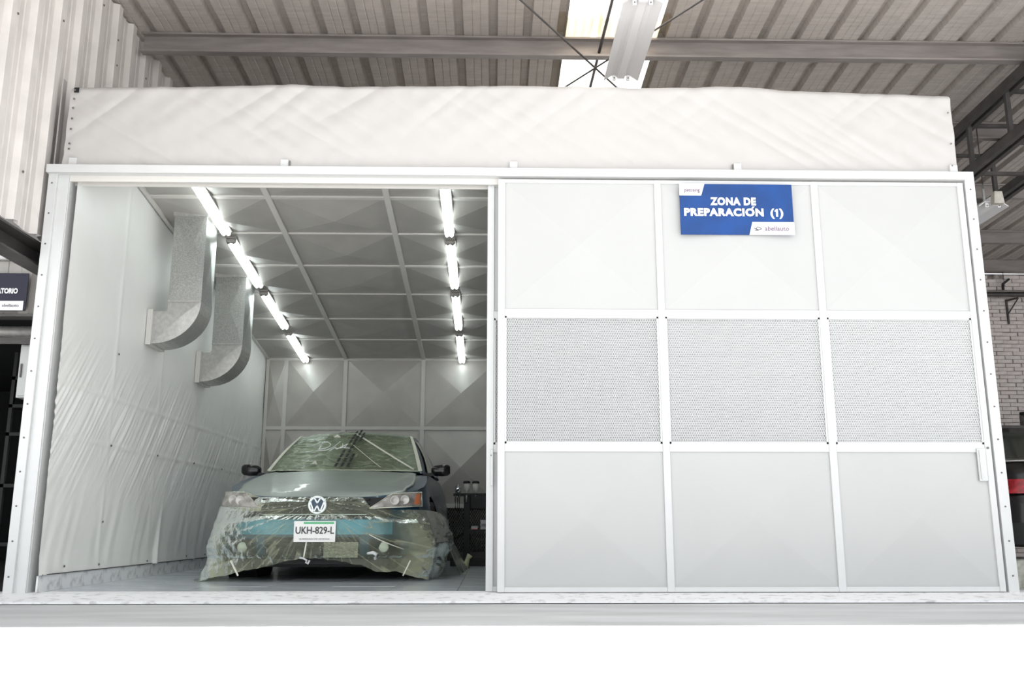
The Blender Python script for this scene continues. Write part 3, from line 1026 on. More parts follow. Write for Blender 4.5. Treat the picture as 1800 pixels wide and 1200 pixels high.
# ------------------------------------------------------------------ air ducts
def duct(label, y0, dy, zt, zb, xi, xo, za, zc2):
    """shaft xi..xo from zt down to zb, then an elbow to the wall outlet between zc2 (bottom) and za (top)"""
    d = empty('air_duct', label, 'duct', (0, y0, 0), 'galvanised ducts')
    xw = W0 + 0.02
    # shaft with cross-broken faces
    b = MB()
    b.v = [(xi, 0, zb), (xo, 0, zb), (xo, 0, zt), (xi, 0, zt), (xi, dy, zb), (xo, dy, zb), (xo, dy, zt), (xi, dy, zt),
           ((xi + xo) / 2, -0.012, (zb + zt) / 2), (xo + 0.012, dy / 2, (zb + zt) / 2)]
    b.f = [[0, 1, 8], [1, 2, 8], [2, 3, 8], [3, 0, 8], [1, 5, 9], [5, 6, 9], [6, 2, 9], [2, 1, 9], [5, 4, 7, 6], [4, 0, 3, 7], [3, 2, 6, 7]]
    b.build('shaft', galv, d)
    MB().box((xi - 0.008, -0.012, zt - 0.045), (xo + 0.012, dy + 0.01, zt - 0.02)).build('collar', galv_plain, d)
    MB().box((xi - 0.01, -0.014, zt - 0.02), (xo + 0.014, dy + 0.012, zt - 0.004)).build('collar', galv_plain, d)
    # elbow
    poly = [(xi, zb), (xo, zb)]
    cx_, cz_ = xw + 0.03, zb
    rx, rz = xo - (xw + 0.03), zb - zc2
    for i in range(1, 13):
        a = PI / 2 * i / 12
        poly.append((cx_ + rx * math.cos(a), cz_ - rz * math.sin(a)))
    poly += [(xw + 0.03, za), (xi - 0.01, za), (xi, za + 0.02)]
    # front cheek as creased fan
    e = MB()
    c0 = ((xi + xo) / 2 - 0.02, -0.014, (zb + zc2) / 2 + 0.05)
    n = len(poly)
    for px, pz in poly:
        e.v.append((px, 0, pz))
    for px, pz in poly:
        e.v.append((px, dy, pz))
    e.v.append(c0)
    for i in range(n):
        j = (i + 1) % n
        e.f.append([i, j, 2 * n])
        e.f.append([j, i, n + i, n + j])
    e.f.append([n + i for i in range(n)][::-1])
    e.build('elbow', galv_plain, d)
    MB().bar((xi, -0.006, zb), (xo, -0.006, zb), 0.012, 0.012).build('seam', galv_plain, d)
    MB().box((xw - 0.015, -0.02, zc2 - 0.012), (xw + 0.03, dy + 0.015, za + 0.012)).build('flange', booth_joist, d)
    return d


duct('larger galvanised duct nearer the opening, dropping from the ceiling and elbowing to the left wall', 1.45, 0.30, cz(1.45) - 0.005, 2.29, -2.765, -2.487, 2.205, 1.925)
duct('galvanised duct farther back on the left wall, lower and partly behind the first', 2.75, 0.32, cz(2.75) - 0.005, 2.185, -2.785, -2.485, 2.10, 1.81)

# ================================================================== CAR
CX, CY = -1.375, 1.03
car = empty('car', 'blue sedan with primed grey hood, masked with plastic film, parked inside the booth', 'car', (CX, CY, 0))
HW = [(0.42, 0.80), (0.6, 0.85), (0.9, 0.875), (1.3, 0.885), (2.2, 0.89), (3.3, 0.885), (3.8, 0.865), (4.1, 0.80)]
ZCEN = [(0.14, 0.645), (0.2, 0.672), (0.3, 0.702), (0.45, 0.742), (0.6, 0.772), (0.9, 0.835), (1.2, 0.893), (1.5, 0.912), (3.5, 0.93), (4.6, 0.97)]
hw = lambda y: interp(y, HW)
def prof(z):
    return interp(z, [(0.13, 0.07), (0.2, 0.02), (0.28, 0.0), (0.40, 0.0), (0.465, 0.012), (0.50, 0.045), (0.60, 0.085), (0.66, 0.14), (0.75, 0.15)])


def zdeck(xn, y):
    return interp(y, ZCEN) - 0.03 * xn * xn


def yfr(xn):
    return 0.28 * xn ** 4 + 0.14


ZB = 0.175
ins = lambda z: 0.05 * smooth((z - 0.45) / 0.3) + 0.07 * smooth((z - 0.73) / 0.20)
def bodypt(u, t, off=0.0):
    """u in [-1,1] runs from the tail round one side, the nose (|u|<0.4) and back; t rows from sill to shoulder"""
    s = 1 if u >= 0 else -1
    a = abs(u)
    if a <= 0.4:
        xn = a / 0.4
        zt_ = zdeck(xn, yfr(xn))
        z = lerp(ZB, zt_, t)
        y = 0.28 * xn ** 4 + prof(z) * (1 if z > 0 else 1)
        x = 0.80 * xn * (1 - 0.0625 * smooth((z - 0.45) / 0.28))
        nx_, ny_ = (4 * 0.28 * xn ** 3 / 0.8), -1.0
    elif a <= 0.9:
        q = (a - 0.4) / 0.5
        y0_ = 0.28
        y = lerp(y0_, 4.02, q)
        yr = y + 0.14 * (1 - q)
        zt_ = zdeck(1, yr)
        z = lerp(ZB, zt_, t)
        x = hw(max(0.42, yr)) - ins(z) - 0.03 * smooth((0.3 - z) / 0.16)
        x = lerp(0.80 * (1 - 0.0625 * smooth((z - 0.45) / 0.28)), x, smooth(q * 12))
        y = y + prof(z) * (1 - q)
        nx_, ny_ = 1.0, -0.6 * (1 - smooth(q * 8))
    else:
        q = (a - 0.9) / 0.1
        zt_ = zdeck(1, 4.3)
        z = lerp(ZB, zt_, t)
        x = (hw(4.02) - ins(z)) * max(0.0, math.cos(q * PI / 2)) ** 0.6
        y = 4.02 + 0.26 * math.sin(q * PI / 2)
        nx_, ny_ = math.cos(q * PI / 2), math.sin(q * PI / 2)
    l = math.hypot(nx_, ny_)
    return Vector((s * (x + off * nx_ / l), y + off * ny_ / l, z))


NU = 420
b = MB().grid(lambda u, v: bodypt(2 * u - 1, v), NU, 28)
body_me = b.mesh('body', car_paint, True)
body = bpy.data.objects.new('body', body_me)
COL.objects.link(body)
# wheel arches: delete the faces inside the arch radius
bm = bmesh.new()
bm.from_mesh(body_me)
dead = [f for f in bm.faces if abs(f.calc_center_median().x) > 0.6 and any((f.calc_center_median().y - wy) ** 2 + (f.calc_center_median().z - 0.31) ** 2 < 0.36 ** 2 for wy in (0.95, 3.35))]
bmesh.ops.delete(bm, geom=dead, context='FACES')
bm.to_mesh(body_me)
bm.free()
body.parent = car
# deck (fender tops, cowl, boot)
def deck(u, v, dz=0.0):
    xn = 2 * u - 1
    y0_ = yfr(xn)
    y = lerp(y0_, 4.12, v ** 1.2)
    xo = 0.75 if y < 0.42 else hw(y) - ins(zdeck(1, y))
    xo = min(xo, 0.75 + max(0, y - 0.42) * 0.5)
    return (xn * xo, y, zdeck(xn, y) + dz)


MB().grid(deck, 36, 60).build('fender_tops', car_paint, car, True, fix=False)
# hood
def hood(u, v):
    a = 2 * u - 1
    xn = a * lerp(0.90, 0.865, v)
    y0_ = yfr(xn) - 0.012
    y1_ = 1.235 + 0.10 * a * a
    y = lerp(y0_, y1_, v)
    xo = 0.75 if y < 0.42 else min(hw(y) - ins(zdeck(1, y)), 0.75 + max(0, y - 0.42) * 0.5)
    z = zdeck(xn, max(0.14, y)) + 0.012
    ridge = math.exp(-((abs(xn) - lerp(0.50, 0.80, v)) / 0.05) ** 2)
    z += 0.007 * ridge + 0.006 * (1 - abs(xn) ** 2)
    if v < 0.05:
        z -= 0.02 * (1 - v / 0.05) ** 2
    return (xn * xo, y, z)


hd = MB().grid(hood, 60, 60).build('hood', primer, car, True, fix=False)
md = hd.modifiers.new('s', 'SOLIDIFY')
md.thickness = 0.014
md.offset = -1
# floor pan and underside
MB().grid(lambda u, v: bodypt(2 * (0.27 + 0.46 * u) - 1, 0.06 * v - 0.01, 0.005), 60, 3).build('valance', black_m, car, True, fix=False)
MB().box((-0.62, 0.14, 0.13), (0.62, 4.05, 0.30)).build('underbody', black_m, car)
MB().box((-0.52, 0.35, 0.10), (0.52, 0.62, 0.16)).box((-0.25, 0.9, 0.09), (0.35, 1.5, 0.14)).build('engine_tray', black_m, car)
# inner wheel wells close the arches
for sx in (-1, 1):
    for wy in (0.95, 3.35):
        MB().lathe((sx * 0.58, wy, 0.31), (sx, 0, 0), [(0.38, 0.0), (0.38, 0.24)], 24, False).lathe((sx * 0.58, wy, 0.31), (sx, 0, 0), [(0.38, 0.0), (0.0, 0.001)], 24, False).build('wheel_well', black_m, car)


def car_wheel(x, y, sx):
    w = MB()
    R = 0.315
    pf = [(0.20, -0.10), (0.28, -0.105), (R - 0.01, -0.09)]
    for g_ in (-0.06, -0.02, 0.02, 0.06):
        pf += [(R, g_ - 0.016), (R, g_ + 0.010), (R - 0.008, g_ + 0.012), (R - 0.008, g_ + 0.020)]
    pf += [(R - 0.01, 0.09), (0.28, 0.105), (0.20, 0.10)]
    w.lathe((x, y, R), (sx, 0, 0), pf, 40)
    o = w.build('wheel', rubber, car)
    r = MB().lathe((x, y, R), (sx, 0, 0), [(0.19, 0.095), (0.20, 0.108), (0.18, 0.104), (0.06, 0.09), (0.05, 0.11), (0.0, 0.112)], 30)
    r.build('rim', chrome, o)
    for k in range(5):
        a = 2 * PI * k / 5
        MB().bar((x + sx * 0.102, y + 0.04 * math.cos(a), R + 0.04 * math.sin(a)), (x + sx * 0.104, y + 0.185 * math.cos(a), R + 0.185 * math.sin(a)), 0.03, 0.02).build('spoke', chrome, o)
    return o


for sx in (-1, 1):
    for wy in (0.95, 3.35):
        car_wheel(sx * 0.76, wy, sx)

# greenhouse
def ws(a, b, off=0.0):
    x = lerp(0.71, 0.555, b) * a
    y = lerp(1.27 + 0.14 * a * a, 2.0 + 0.06 * a * a, b)
    z = lerp(0.90, 1.285 + 0.035 * (1 - a * a), b) + 0.022 * math.sin(PI * b)
    n_ = Vector((a * 0.25, -0.5, 0.85)).normalized()
    return Vector((x, y, z)) + n_ * off


def roofp(a, c, off=0.0):
    return Vector((0.555 * a, 2.0 + 0.06 * a * a + c * (1.36 - 0.06 * a * a), 1.285 + 0.035 * (1 - a * a) + 0.055 * math.sin(PI * c) + off))


def rearp(a, b, off=0.0):
    x = lerp(0.70, 0.555, b) * a
    return Vector((x, lerp(3.88, 3.36, b) + off * 0.5, lerp(0.95, 1.285 + 0.035 * (1 - a * a), b) + 0.02 * math.sin(PI * b) + off))


def sidep(s, c, h_, off=0.0):
    A, B, C_, D = Vector((0.71, 1.41, 0.90)), Vector((0.555, 2.06, 1.285)), Vector((0.555, 3.36, 1.285)), Vector((0.70, 3.88, 0.95))
    p = (A + (B - A) * h_).lerp(D + (C_ - D) * h_, c)
    p.x += 0.075 * math.sin(PI * c) ** 0.5 * (1 - h_) + 0.02 * math.sin(PI * h_) + off
    p.z += 0.055 * math.sin(PI * c) * h_ + 0.022 * math.sin(PI * h_) * (1 - smooth(c * 5))
    return Vector((s * p.x, p.y, p.z))


b = MB().grid(lambda u, v: ws(2 * u - 1, v), 24, 14).grid(lambda u, v: roofp(2 * u - 1, v), 24, 14).grid(lambda u, v: rearp(2 * u - 1, v), 24, 10)
b.grid(lambda u, v: sidep(1, u, v), 40, 12).grid(lambda u, v: sidep(-1, u, v), 40, 12)
b.build('cabin', car_paint, car, True, fix=False)
MB().grid(lambda u, v: ws((2 * u - 1) * 0.955, 0.01 + v * 0.95, 0.006), 30, 16).build('windshield', glass_m, car, True, fix=False)
MB().grid(lambda u, v: rearp((2 * u - 1) * 0.9, 0.08 + v * 0.85, 0.005), 20, 8).build('rear_window', glass_m, car, True, fix=False)
for s in (-1, 1):
    MB().grid(lambda u, v: sidep(s, 0.07 + 0.40 * u, 0.06 + v * 0.84, 0.005), 20, 8).build('side_window', glass_m, car, True, fix=False)
    MB().grid(lambda u, v: sidep(s, 0.51 + 0.38 * u, 0.06 + v * 0.84, 0.005), 20, 8).build('side_window', glass_m, car, True, fix=False)
MB().grid(lambda u, v: (lerp(-0.70, 0.70, u), 1.20 + 0.10 * (2 * u - 1) ** 2 + v * 0.13, 0.899 + 0.004 * v), 20, 2).build('cowl', black_m, car, True, fix=False)
# door mirrors
for s, nm in ((-1, 'mirror'), (1, 'mirror')):
    b = MB()
    pts = [(0.80, 0.028), (0.83, 0.048), (0.90, 0.055), (0.955, 0.050), (0.975, 0.034)]
    k = 12
    for x, r in pts:
        for j in range(k):
            t = 2 * PI * j / k
            cy_, sy_ = math.cos(t), math.sin(t)
            cyy = math.copysign(abs(cy_) ** 0.6, cy_)
            syy = math.copysign(abs(sy_) ** 0.6, sy_)
            b.v.append((s * x, 1.50 + cyy * r * 0.9, 0.927 + 0.012 * (x - 0.8) * 5 + syy * r))
    for i in range(len(pts) - 1):
        for j in range(k):
            b.f.append([i * k + j, i * k + (j + 1) % k, (i + 1) * k + (j + 1) % k, (i + 1) * k + j])
    b.f.append(list(range(k)))
    b.f.append([(len(pts) - 1) * k + j for j in range(k)][::-1])
    o = b.build(nm, black_gloss, car, True)
    MB().bar((s * 0.72, 1.50, 0.885), (s * 0.84, 1.50, 0.90), 0.06, 0.03).build('mirror_stalk', black_m, car)

# front fascia pieces follow the nose surface
def nose(x, z, off=0.0):
    xn = min(1, abs(x) / 0.8)
    return Vector((x, 0.28 * xn ** 4 + prof(z) - off, z))


# bright blue bumper band
MB().grid(lambda u, v: nose(lerp(-0.60, 0.60, u), lerp(0.355, 0.468, v), 0.006), 40, 6).build('bumper_band', bumper_paint, car, True, fix=False)
# upper grille
MB().grid(lambda u, v: nose(lerp(-0.58, 0.58, u), lerp(0.485, 0.640, v), 0.005), 30, 6).build('upper_grille', black_m, car, True, fix=False)
for z in (0.505, 0.545, 0.585, 0.622):
    pts = [nose(lerp(-0.42, 0.42, i / 24), z, 0.012) for i in range(25)]
    MB().tube(pts, 0.006 if z > 0.51 else 0.004, 6).build('grille_bar', chrome if z in (0.505,) else black_gloss, car, True)
# lower intakes
MB().grid(lambda u, v: nose(lerp(-0.36, 0.36, u), lerp(0.19, 0.335, v), 0.004), 30, 6).build('lower_intake', black_m, car, True, fix=False)
for z in (0.22, 0.26, 0.30):
    MB().tube([nose(lerp(-0.35, 0.35, i / 16), z, 0.010) for i in range(17)], 0.006, 6).build('intake_bar', black_gloss, car, True)
for s in (-1, 1):
    MB().grid(lambda u, v: nose(s * lerp(0.43, 0.66, u), lerp(0.20, 0.32, v), 0.004), 12, 6).build('fog_recess', black_m, car, True, fix=False)
    c = nose(s * 0.54, 0.26, 0.012)
    MB().lathe(tuple(c), (0, -1, 0), [(0.04, -0.01), (0.04, 0.004), (0.03, 0.008)], 16).build('fog_lamp', lens_m, car, True)

# headlights
def headlamp(s):
    # outline corners: inner bottom, outer bottom, outer top, inner top   (x, z)
    ib, ob, ot, it = (0.42, 0.552), (0.805, 0.575), (0.795, 0.690), (0.575, 0.668)
    def pt(u, v, off):
        x = lerp(lerp(ib[0], ob[0], u), lerp(it[0], ot[0], u), v)
        z = lerp(lerp(ib[1], ob[1], u), lerp(it[1], ot[1], u), v)
        xn = min(1.0, x / 0.80)
        y = 0.28 * xn ** 4 + prof(z) - 0.012 * 1 - off + (0.03 * (x - 0.78) / 0.03 if x > 0.78 else 0)
        bul = 0.012 * math.sin(PI * min(1, max(0, v)))
        return (s * x, y - bul, z)
    hl = MB().grid(lambda u, v: pt(u, v, 0.0), 16, 8).build('headlight', reflector_m, car, True, fix=False)
    md = hl.modifiers.new('s', 'SOLIDIFY')
    md.thickness = 0.01
    for uu, r, m_ in ((0.36, 0.036, reflector_m), (0.60, 0.036, reflector_m)):
        c = Vector(pt(uu, 0.5, 0.020))
        MB().lathe(tuple(c), (s * 0.2, -1, 0), [(r, -0.004), (r, 0.006), (r * 0.85, 0.006), (r * 0.6, -0.002), (0.006, -0.003)], 20).build('lamp_bowl', lens_m, hl, True)
    MB().grid(lambda u, v: pt(0.84 + 0.13 * u, 0.15 + 0.75 * v, 0.006), 4, 4).build('turn_signal', orange_m, hl, True, fix=False)
    rim_ = [pt(u, 0, 0.003) for u in (0, .25, .5, .75, 1)] + [pt(1, v, 0.003) for v in (.5, 1)] + [pt(u, 1, 0.003) for u in (.75, .5, .25, 0)] + [pt(0, 0, 0.003)]
    MB().tube(rim_, 0.0045, 6).build('trim', tape_m, hl, True)


for s in (-1, 1):
    headlamp(s)

# emblem: ring with V above W
ec = nose(0.02, 0.58, 0.0)
em = Vector((0.022, 0.028, 0.578))
R = 0.070
eo = MB()
k = 40
for rr, yy in ((R, 0.012), (R, -0.002), (R - 0.005, -0.006), (R - 0.013, -0.006), (R - 0.017, -0.002), (R - 0.017, 0.012)):
    for j in range(k):
        t = 2 * PI * j / k
        eo.v.append((em.x + rr * math.cos(t), em.y + yy, em.z + rr * math.sin(t)))
for i in range(5):
    for j in range(k):
        eo.f.append([i * k + j, i * k + (j + 1) % k, (i + 1) * k + (j + 1) % k, (i + 1) * k + j])
emb = eo.build('emblem', emblem_white, car, True)
MB().lathe((em.x, em.y + 0.012, em.z), (0, -1, 0), [(R - 0.005, 0), (R - 0.005, 0.004)], 30).build('emblem_back', mat('emblem_blue', (0.02, 0.05, 0.09), 0.3), emb)
def est(p, q):
    return MB().bar((em.x + p[0] * R, em.y - 0.001, em.z + p[1] * R), (em.x + q[0] * R, em.y - 0.001, em.z + q[1] * R), 0.0095, 0.010, up=(0, 1, 0))
for seg in (((-0.36, 0.80), (0.0, 0.20)), ((0.36, 0.80), (0.0, 0.20)),
            ((-0.78, 0.40), (-0.34, -0.76)), ((-0.34, -0.76), (0.0, -0.06)), ((0.0, -0.06), (0.34, -0.76)), ((0.34, -0.76), (0.78, 0.40))):
    est(*seg).build('letter_stroke', emblem_white, emb)

# licence plate
pl = place(MB().box((-0.158, -0.006, -0.0775), (0.158, 0.0, 0.0775)).mesh('licence_plate', plate_white, bevel=0.002), 'licence_plate', car, (0.025, -0.040, 0.378))
MB().box((-0.085, -0.0075, 0.055), (0.145, -0.006, 0.071)).build('green_band', plate_green, pl)
text('plate_number', 'UKH-829-L', 0.074, mat('plate_ink', (0.03, 0.03, 0.035), 0.5), pl, (0.0, -0.0075, 0.006), sx=0.84, off=0.0012)
text('plate_caption', 'QUERETARO DE ARTEAGA', 0.016, sign_grey, pl, (0.0, -0.0075, -0.056), sx=1.2)
MB().box((-0.05, 0.0, -0.02), (0.05, 0.03, 0.02)).build('plate_mount', black_m, pl)

# ------------------------------------------------------------------ masking film over the car
def set_haze(o, vals):
    at = o.data.attributes.new('haze', 'FLOAT', 'POINT')
    at.data.foreach_set('value', vals)


HEM = [(-1.0, 0.0), (-0.80, 0.0), (-0.70, 0.03), (-0.55, 0.075), (-0.38, 0.11), (-0.2, 0.15), (-0.05, 0.182), (0.06, 0.178), (0.22, 0.155), (0.38, 0.125), (0.48, 0.08), (0.62, 0.075), (0.72, 0.03), (0.83, 0.0), (1.0, 0.0)]
haze = []
def bump_film(u, v):
    """u across: left flank to right flank; v 0 top .. 1 hem"""
    U = lerp(-0.50, 0.50, u)       # bodypt parameter
    p0 = bodypt(U, 0.5)
    x = p0.x
    side = smooth((abs(x) - 0.60) / 0.2)
    hem = interp(x, HEM) + 0.008 * nz(x * 22, 4.4)
    top = 0.640
    if x > 0.36:
        top = lerp(0.640, 0.545, smooth((x - 0.36) / 0.10))
    elif x < -0.44:
        top = lerp(0.640, 0.692, smooth((-x - 0.44) / 0.22))
    if abs(U) > 0.41:
        q = (abs(U) - 0.41) / 0.09
        top = lerp(top, 0.50 if x > 0 else 0.60, smooth(q))
    z = lerp(top, hem, v)
    zt_ = zdeck(min(1, abs(x) / 0.8), max(0.14, p0.y))
    p = bodypt(U, max(0.0, (z - ZB) / (zt_ - ZB)))
    n_ = (bodypt(U, 0.4, 0.1) - bodypt(U, 0.4, 0.0)).normalized()
    off = 0.026 + 0.012 * smooth((abs(x) - 0.6) / 0.15)
    lowf = smooth((0.32 - z) / 0.32)
    if x < 0:
        off += side * (0.035 * smooth((0.45 - z) / 0.2) * (1 - 0.5 * smooth((0.25 - z) / .1)) + 0.05 * smooth((0.22 - z) / 0.22))
    else:
        off += side * (0.075 * math.exp(-((z - 0.34) / 0.17) ** 2) + 0.05 * smooth((0.5 - z) / 0.3) - 0.03 * smooth((0.12 - z) / 0.12))
    off += 0.02 * lowf
    # wrinkles radiating from the emblem, vertical gathers low down
    dx, dz = x - 0.02, z - 0.60
    r = math.hypot(dx, dz) + 1e-4
    th = math.atan2(dz, dx)
    w = 0.013 * abs(nz(th * 9, r * 2.2, 1.0)) * smooth(r / 0.12) * (1 - 0.55 * lowf)
    w += 0.013 * abs(nz(x * 12 + z * 5, z * 4.5, 6.0)) * smooth((0.5 - z) / 0.3)
    w += 0.006 * nz(x * 30, z * 26, 2.0)
    w += side * 0.02 * abs(nz(p.y * 4 + x * 5, z * 14, 3.0))
    off += w
    q = p + n_ * off
    q.z = max(0.004 + 0.01 * abs(nz(x * 9, 2.0)), z)
    hz = 0.13 + 0.10 * nz(x * 5, z * 6, 9) + 0.55 * side + 0.12 * smooth((0.14 - z) / 0.1)
    hz += 0.55 * max(0, 1 - abs(nz(th * 9, r * 2.2, 1.0)) * 13) * 0.6
    hz += 0.25 * lowf * smooth((abs(x) - 0.3) / 0.3)
    if x < -0.42 and z > 0.53:
        hz = 0.62
    haze.append(max(0.08, min(0.92, hz)))
    return q


ff = empty('masking_film', 'wrinkled translucent film hanging over the grille and bumper of the car down to the floor', 'plastic film', (CX, CY, 0), 'masking films on the car')
fs = MB().grid(bump_film, 380, 120).build('sheet', film_m, ff, True, fix=False)
set_haze(fs, haze)
# film hem trailing on the floor at the left corner
haze = []
def trail(u, v):
    a = lerp(-0.5, 1.5, u)
    r = lerp(0.0, 0.16, v) * (0.7 + 0.5 * abs(nz(u * 6, 1)))
    haze.append(0.55)
    return (-0.86 - r * math.cos(a) + 0.02, 0.15 - r * math.sin(a) + 0.28 * (1 - u), 0.006 + 0.02 * (1 - v) * abs(nz(u * 14, v * 4, 3)))
tr_ = MB().grid(trail, 40, 10).build('hem_fold', film_m, ff, True, fix=False)
set_haze(tr_, haze)
# tape tabs and pull string
def tab(p, q, w, nm='tape_strip', m_=tape_m):
    MB().bar(p, q, w, 0.004, up=(0, -1, 0.1)).build(nm, m_, ff)
tab((-0.03, -0.062, 0.300), (-0.045, -0.062, 0.190), 0.010, 'tape_strip')
MB().tube([(-0.075, -0.062, 0.185), (-0.045, -0.068, 0.180), (-0.02, -0.066, 0.165), (-0.028, -0.064, 0.150), (-0.012, -0.064, 0.140), (0.0, -0.062, 0.165)], 0.008, 6).build('tape_knot', white_frame, ff, True)
tab((-0.585, -0.085, 0.165), (-0.52, -0.095, 0.055), 0.012)
MB().tube([(0.43, -0.06, 0.215), (0.475, -0.066, 0.222), (0.505, -0.066, 0.208), (0.497, -0.064, 0.182), (0.488, -0.062, 0.170)], [0.008, 0.014, 0.018, 0.016, 0.006], 7).build('tape_knot', white_frame, ff, True)
tab((0.75, 0.02, 0.16), (0.70, -0.02, 0.05), 0.009)
MB().tube([(0.44, -0.052, 0.355), (0.52, -0.055, 0.315), (0.62, -0.05, 0.275), (0.70, 0.0, 0.245)], 0.004, 5).build('fold_line', tape_m, ff, True)
# clear square patch of crumpled tape under the plate
haze = []
def patch(u, v):
    haze.append(0.30 + 0.35 * abs(nz(u * 9, v * 12, 2)))
    x = lerp(0.10, 0.36, u)
    z = lerp(0.185, 0.30, v)
    return (x, -0.055 - 0.012 * abs(nz(u * 7, v * 5, 8)), z)
pt_ = MB().grid(patch, 40, 24).build('clear_patch', film_m, ff, True, fix=False)
set_haze(pt_, haze)

# film tuft on the right flank
sf = empty('side_film', 'pale film sheet hanging from the right flank of the car behind the front wheel', 'plastic film', (CX, CY, 0), 'masking films on the car')
haze = []
def side_film(u, v):
    y = lerp(0.95, 2.3, u)
    z = lerp(0.60 - 0.08 * u, 0.006, v)
    x = 0.905 + 0.20 * v ** 1.6 + 0.012 * nz(y * 9, z * 1.5, 4) * (0.3 + v) + 0.03 * u * v
    haze.append(0.48 + 0.15 * nz(y * 6, z * 2, 1))
    return (x, y, z)
s_ = MB().grid(side_film, 70, 40).build('sheet', film_m, sf, True, fix=False)
set_haze(s_, haze)
tf = tag(MB().tube([(-0.275, 3.35, 0.01), (-0.262, 3.33, 0.05), (-0.245, 3.33, 0.10), (-0.225, 3.33, 0.135)], [0.045, 0.028, 0.022, 0.03], 9).build('tape_wad', mat('yellow_film', (0.60, 0.60, 0.38), 0.5, var=.2, vscale=20), None, True),
         'crumpled pale yellow wad of film standing on the floor right of the car', 'wad')

# windshield film
wf = empty('windshield_film', 'green-tinted wrinkled film taped over the windshield of the car', 'plastic film', (CX, CY, 0), 'masking films on the car')
haze = []
def wfilm(u, v):
    a = (2 * u - 1) * 1.0
    streak = abs(nz(a * 3 - v * 5, a * 2 + v * 14, 2.0))
    off = 0.014 + 0.016 * streak * (1 if a < 0.1 else 0.6) + 0.005 * nz(a * 12, v * 12, 5)
    hz = 0.42 + 0.14 * nz(a * 3, v * 3, 8) + 0.35 * max(0, 1 - streak * 14)
    hz += 0.10 * smooth(-a * 2)
    haze.append(max(0.2, min(0.85, hz)))
    if v <= 0.86:
        return ws(a, v / 0.86, off)
    return roofp(a, (v - 0.86) / 0.14 * 0.28, off)
s_ = MB().grid(wfilm, 200, 110).build('sheet', film_ws, wf, True, fix=False)
set_haze(s_, haze)
# tape along both windshield edges
for s in (-1, 1):
    pts = [ws(s * 0.985, b_, 0.020) for b_ in (0, .2, .4, .6, .8, 1.0)]
    for p, q in zip(pts, pts[1:]):
        pass
    MB().grid(lambda u, v: ws(s * (0.955 + 0.05 * v), u, 0.026), 12, 2).build('edge_tape', tape_m, wf, True, fix=False)
MB().grid(lambda u, v: ws(lerp(-0.98, 0.98, u), 0.0 + 0.012 * v, 0.022), 20, 1).build('edge_tape', tape_m, wf, True, fix=False)
# diagonal folds
def fold(p, q, w, nm='fold'):
    pts = [ws(lerp(p[0], q[0], i / 14), lerp(p[1], q[1], i / 14), 0.032) for i in range(15)]
    MB().tube(pts, w, 6).build(nm, tape_m, wf, True)
fold((0.02, 0.93), (0.90, 0.02), 0.008)
fold((0.0, 0.62), (0.48, 0.05), 0.003)
fold((-0.12, 0.60), (-0.10, 0.50), 0.005)
# dashed black seam tape (three rows)
for a0, b0_, b1_ in ((-0.075, 0.02, 0.36), (0.005, 0.02, 0.98), (0.085, 0.02, 0.30), (-0.06, 0.58, 0.92), (0.075, 0.62, 0.90)):
    bb_ = b0_
    while bb_ < b1_:
        a_ = a0 + 0.13 * bb_ - 0.02
        MB().grid(lambda u, v: ws(a_ + 0.036 * (u - .5) + 0.012 * v, bb_ + 0.082 * v, 0.050), 2, 2).build('black_tape_dash', black_m, wf, fix=False)
        bb_ += 0.10
# roof end of the seam tape
for c in (0.03, 0.09, 0.15):
    MB().grid(lambda u, v: roofp(0.10 + 0.25 * c + 0.06 * (u - .5), c + 0.045 * v, 0.045), 2, 2).build('black_tape_dash', black_m, wf, fix=False)
# chalk scribble on the film
def scribble(pts):
    P = [ws(-0.45 + x_ * 0.42, 0.30 + z_ * 0.36, 0.036) for x_, z_ in pts]
    MB().tube(P, 0.0038, 5).build('chalk_mark', sign_white, wf, True)
scribble([(0.0, 0.95), (0.02, 0.5), (0.04, 0.42)])
scribble([(0.0, 0.9), (0.2, 0.98), (0.34, 0.8), (0.36, 0.62), (0.2, 0.45), (0.0, 0.42)])
scribble([(-0.05, 0.30), (0.3, 0.34), (0.5, 0.55), (0.66, 1.0)])
scribble([(0.42, 0.3), (0.6, 0.55), (0.66, 0.4), (0.9, 0.72), (0.98, 0.8), (0.9, 0.5)])
scribble([(0.6, 0.42), (0.85, 0.52), (1.1, 0.46)])
for a_, b_, w in ((-0.32, 0.82, 0.05), (-0.42, 0.12, 0.03)):
    MB().tube([ws(a_, b_, 0.03), ws(a_ + w, b_ + 0.02, 0.035), ws(a_ + 2 * w, b_ - 0.01, 0.03)], [0.008, 0.018, 0.006], 6).build('tape_knot', tape_m, wf, True)
# strip of film over the front side windows
for s in (1, -1):
    MB().grid(lambda u, v: sidep(s, 0.075 + 0.10 * u, 0.0 + v * 0.86, 0.014), 6, 14).build('window_strip', tape_m, wf, True, fix=False)

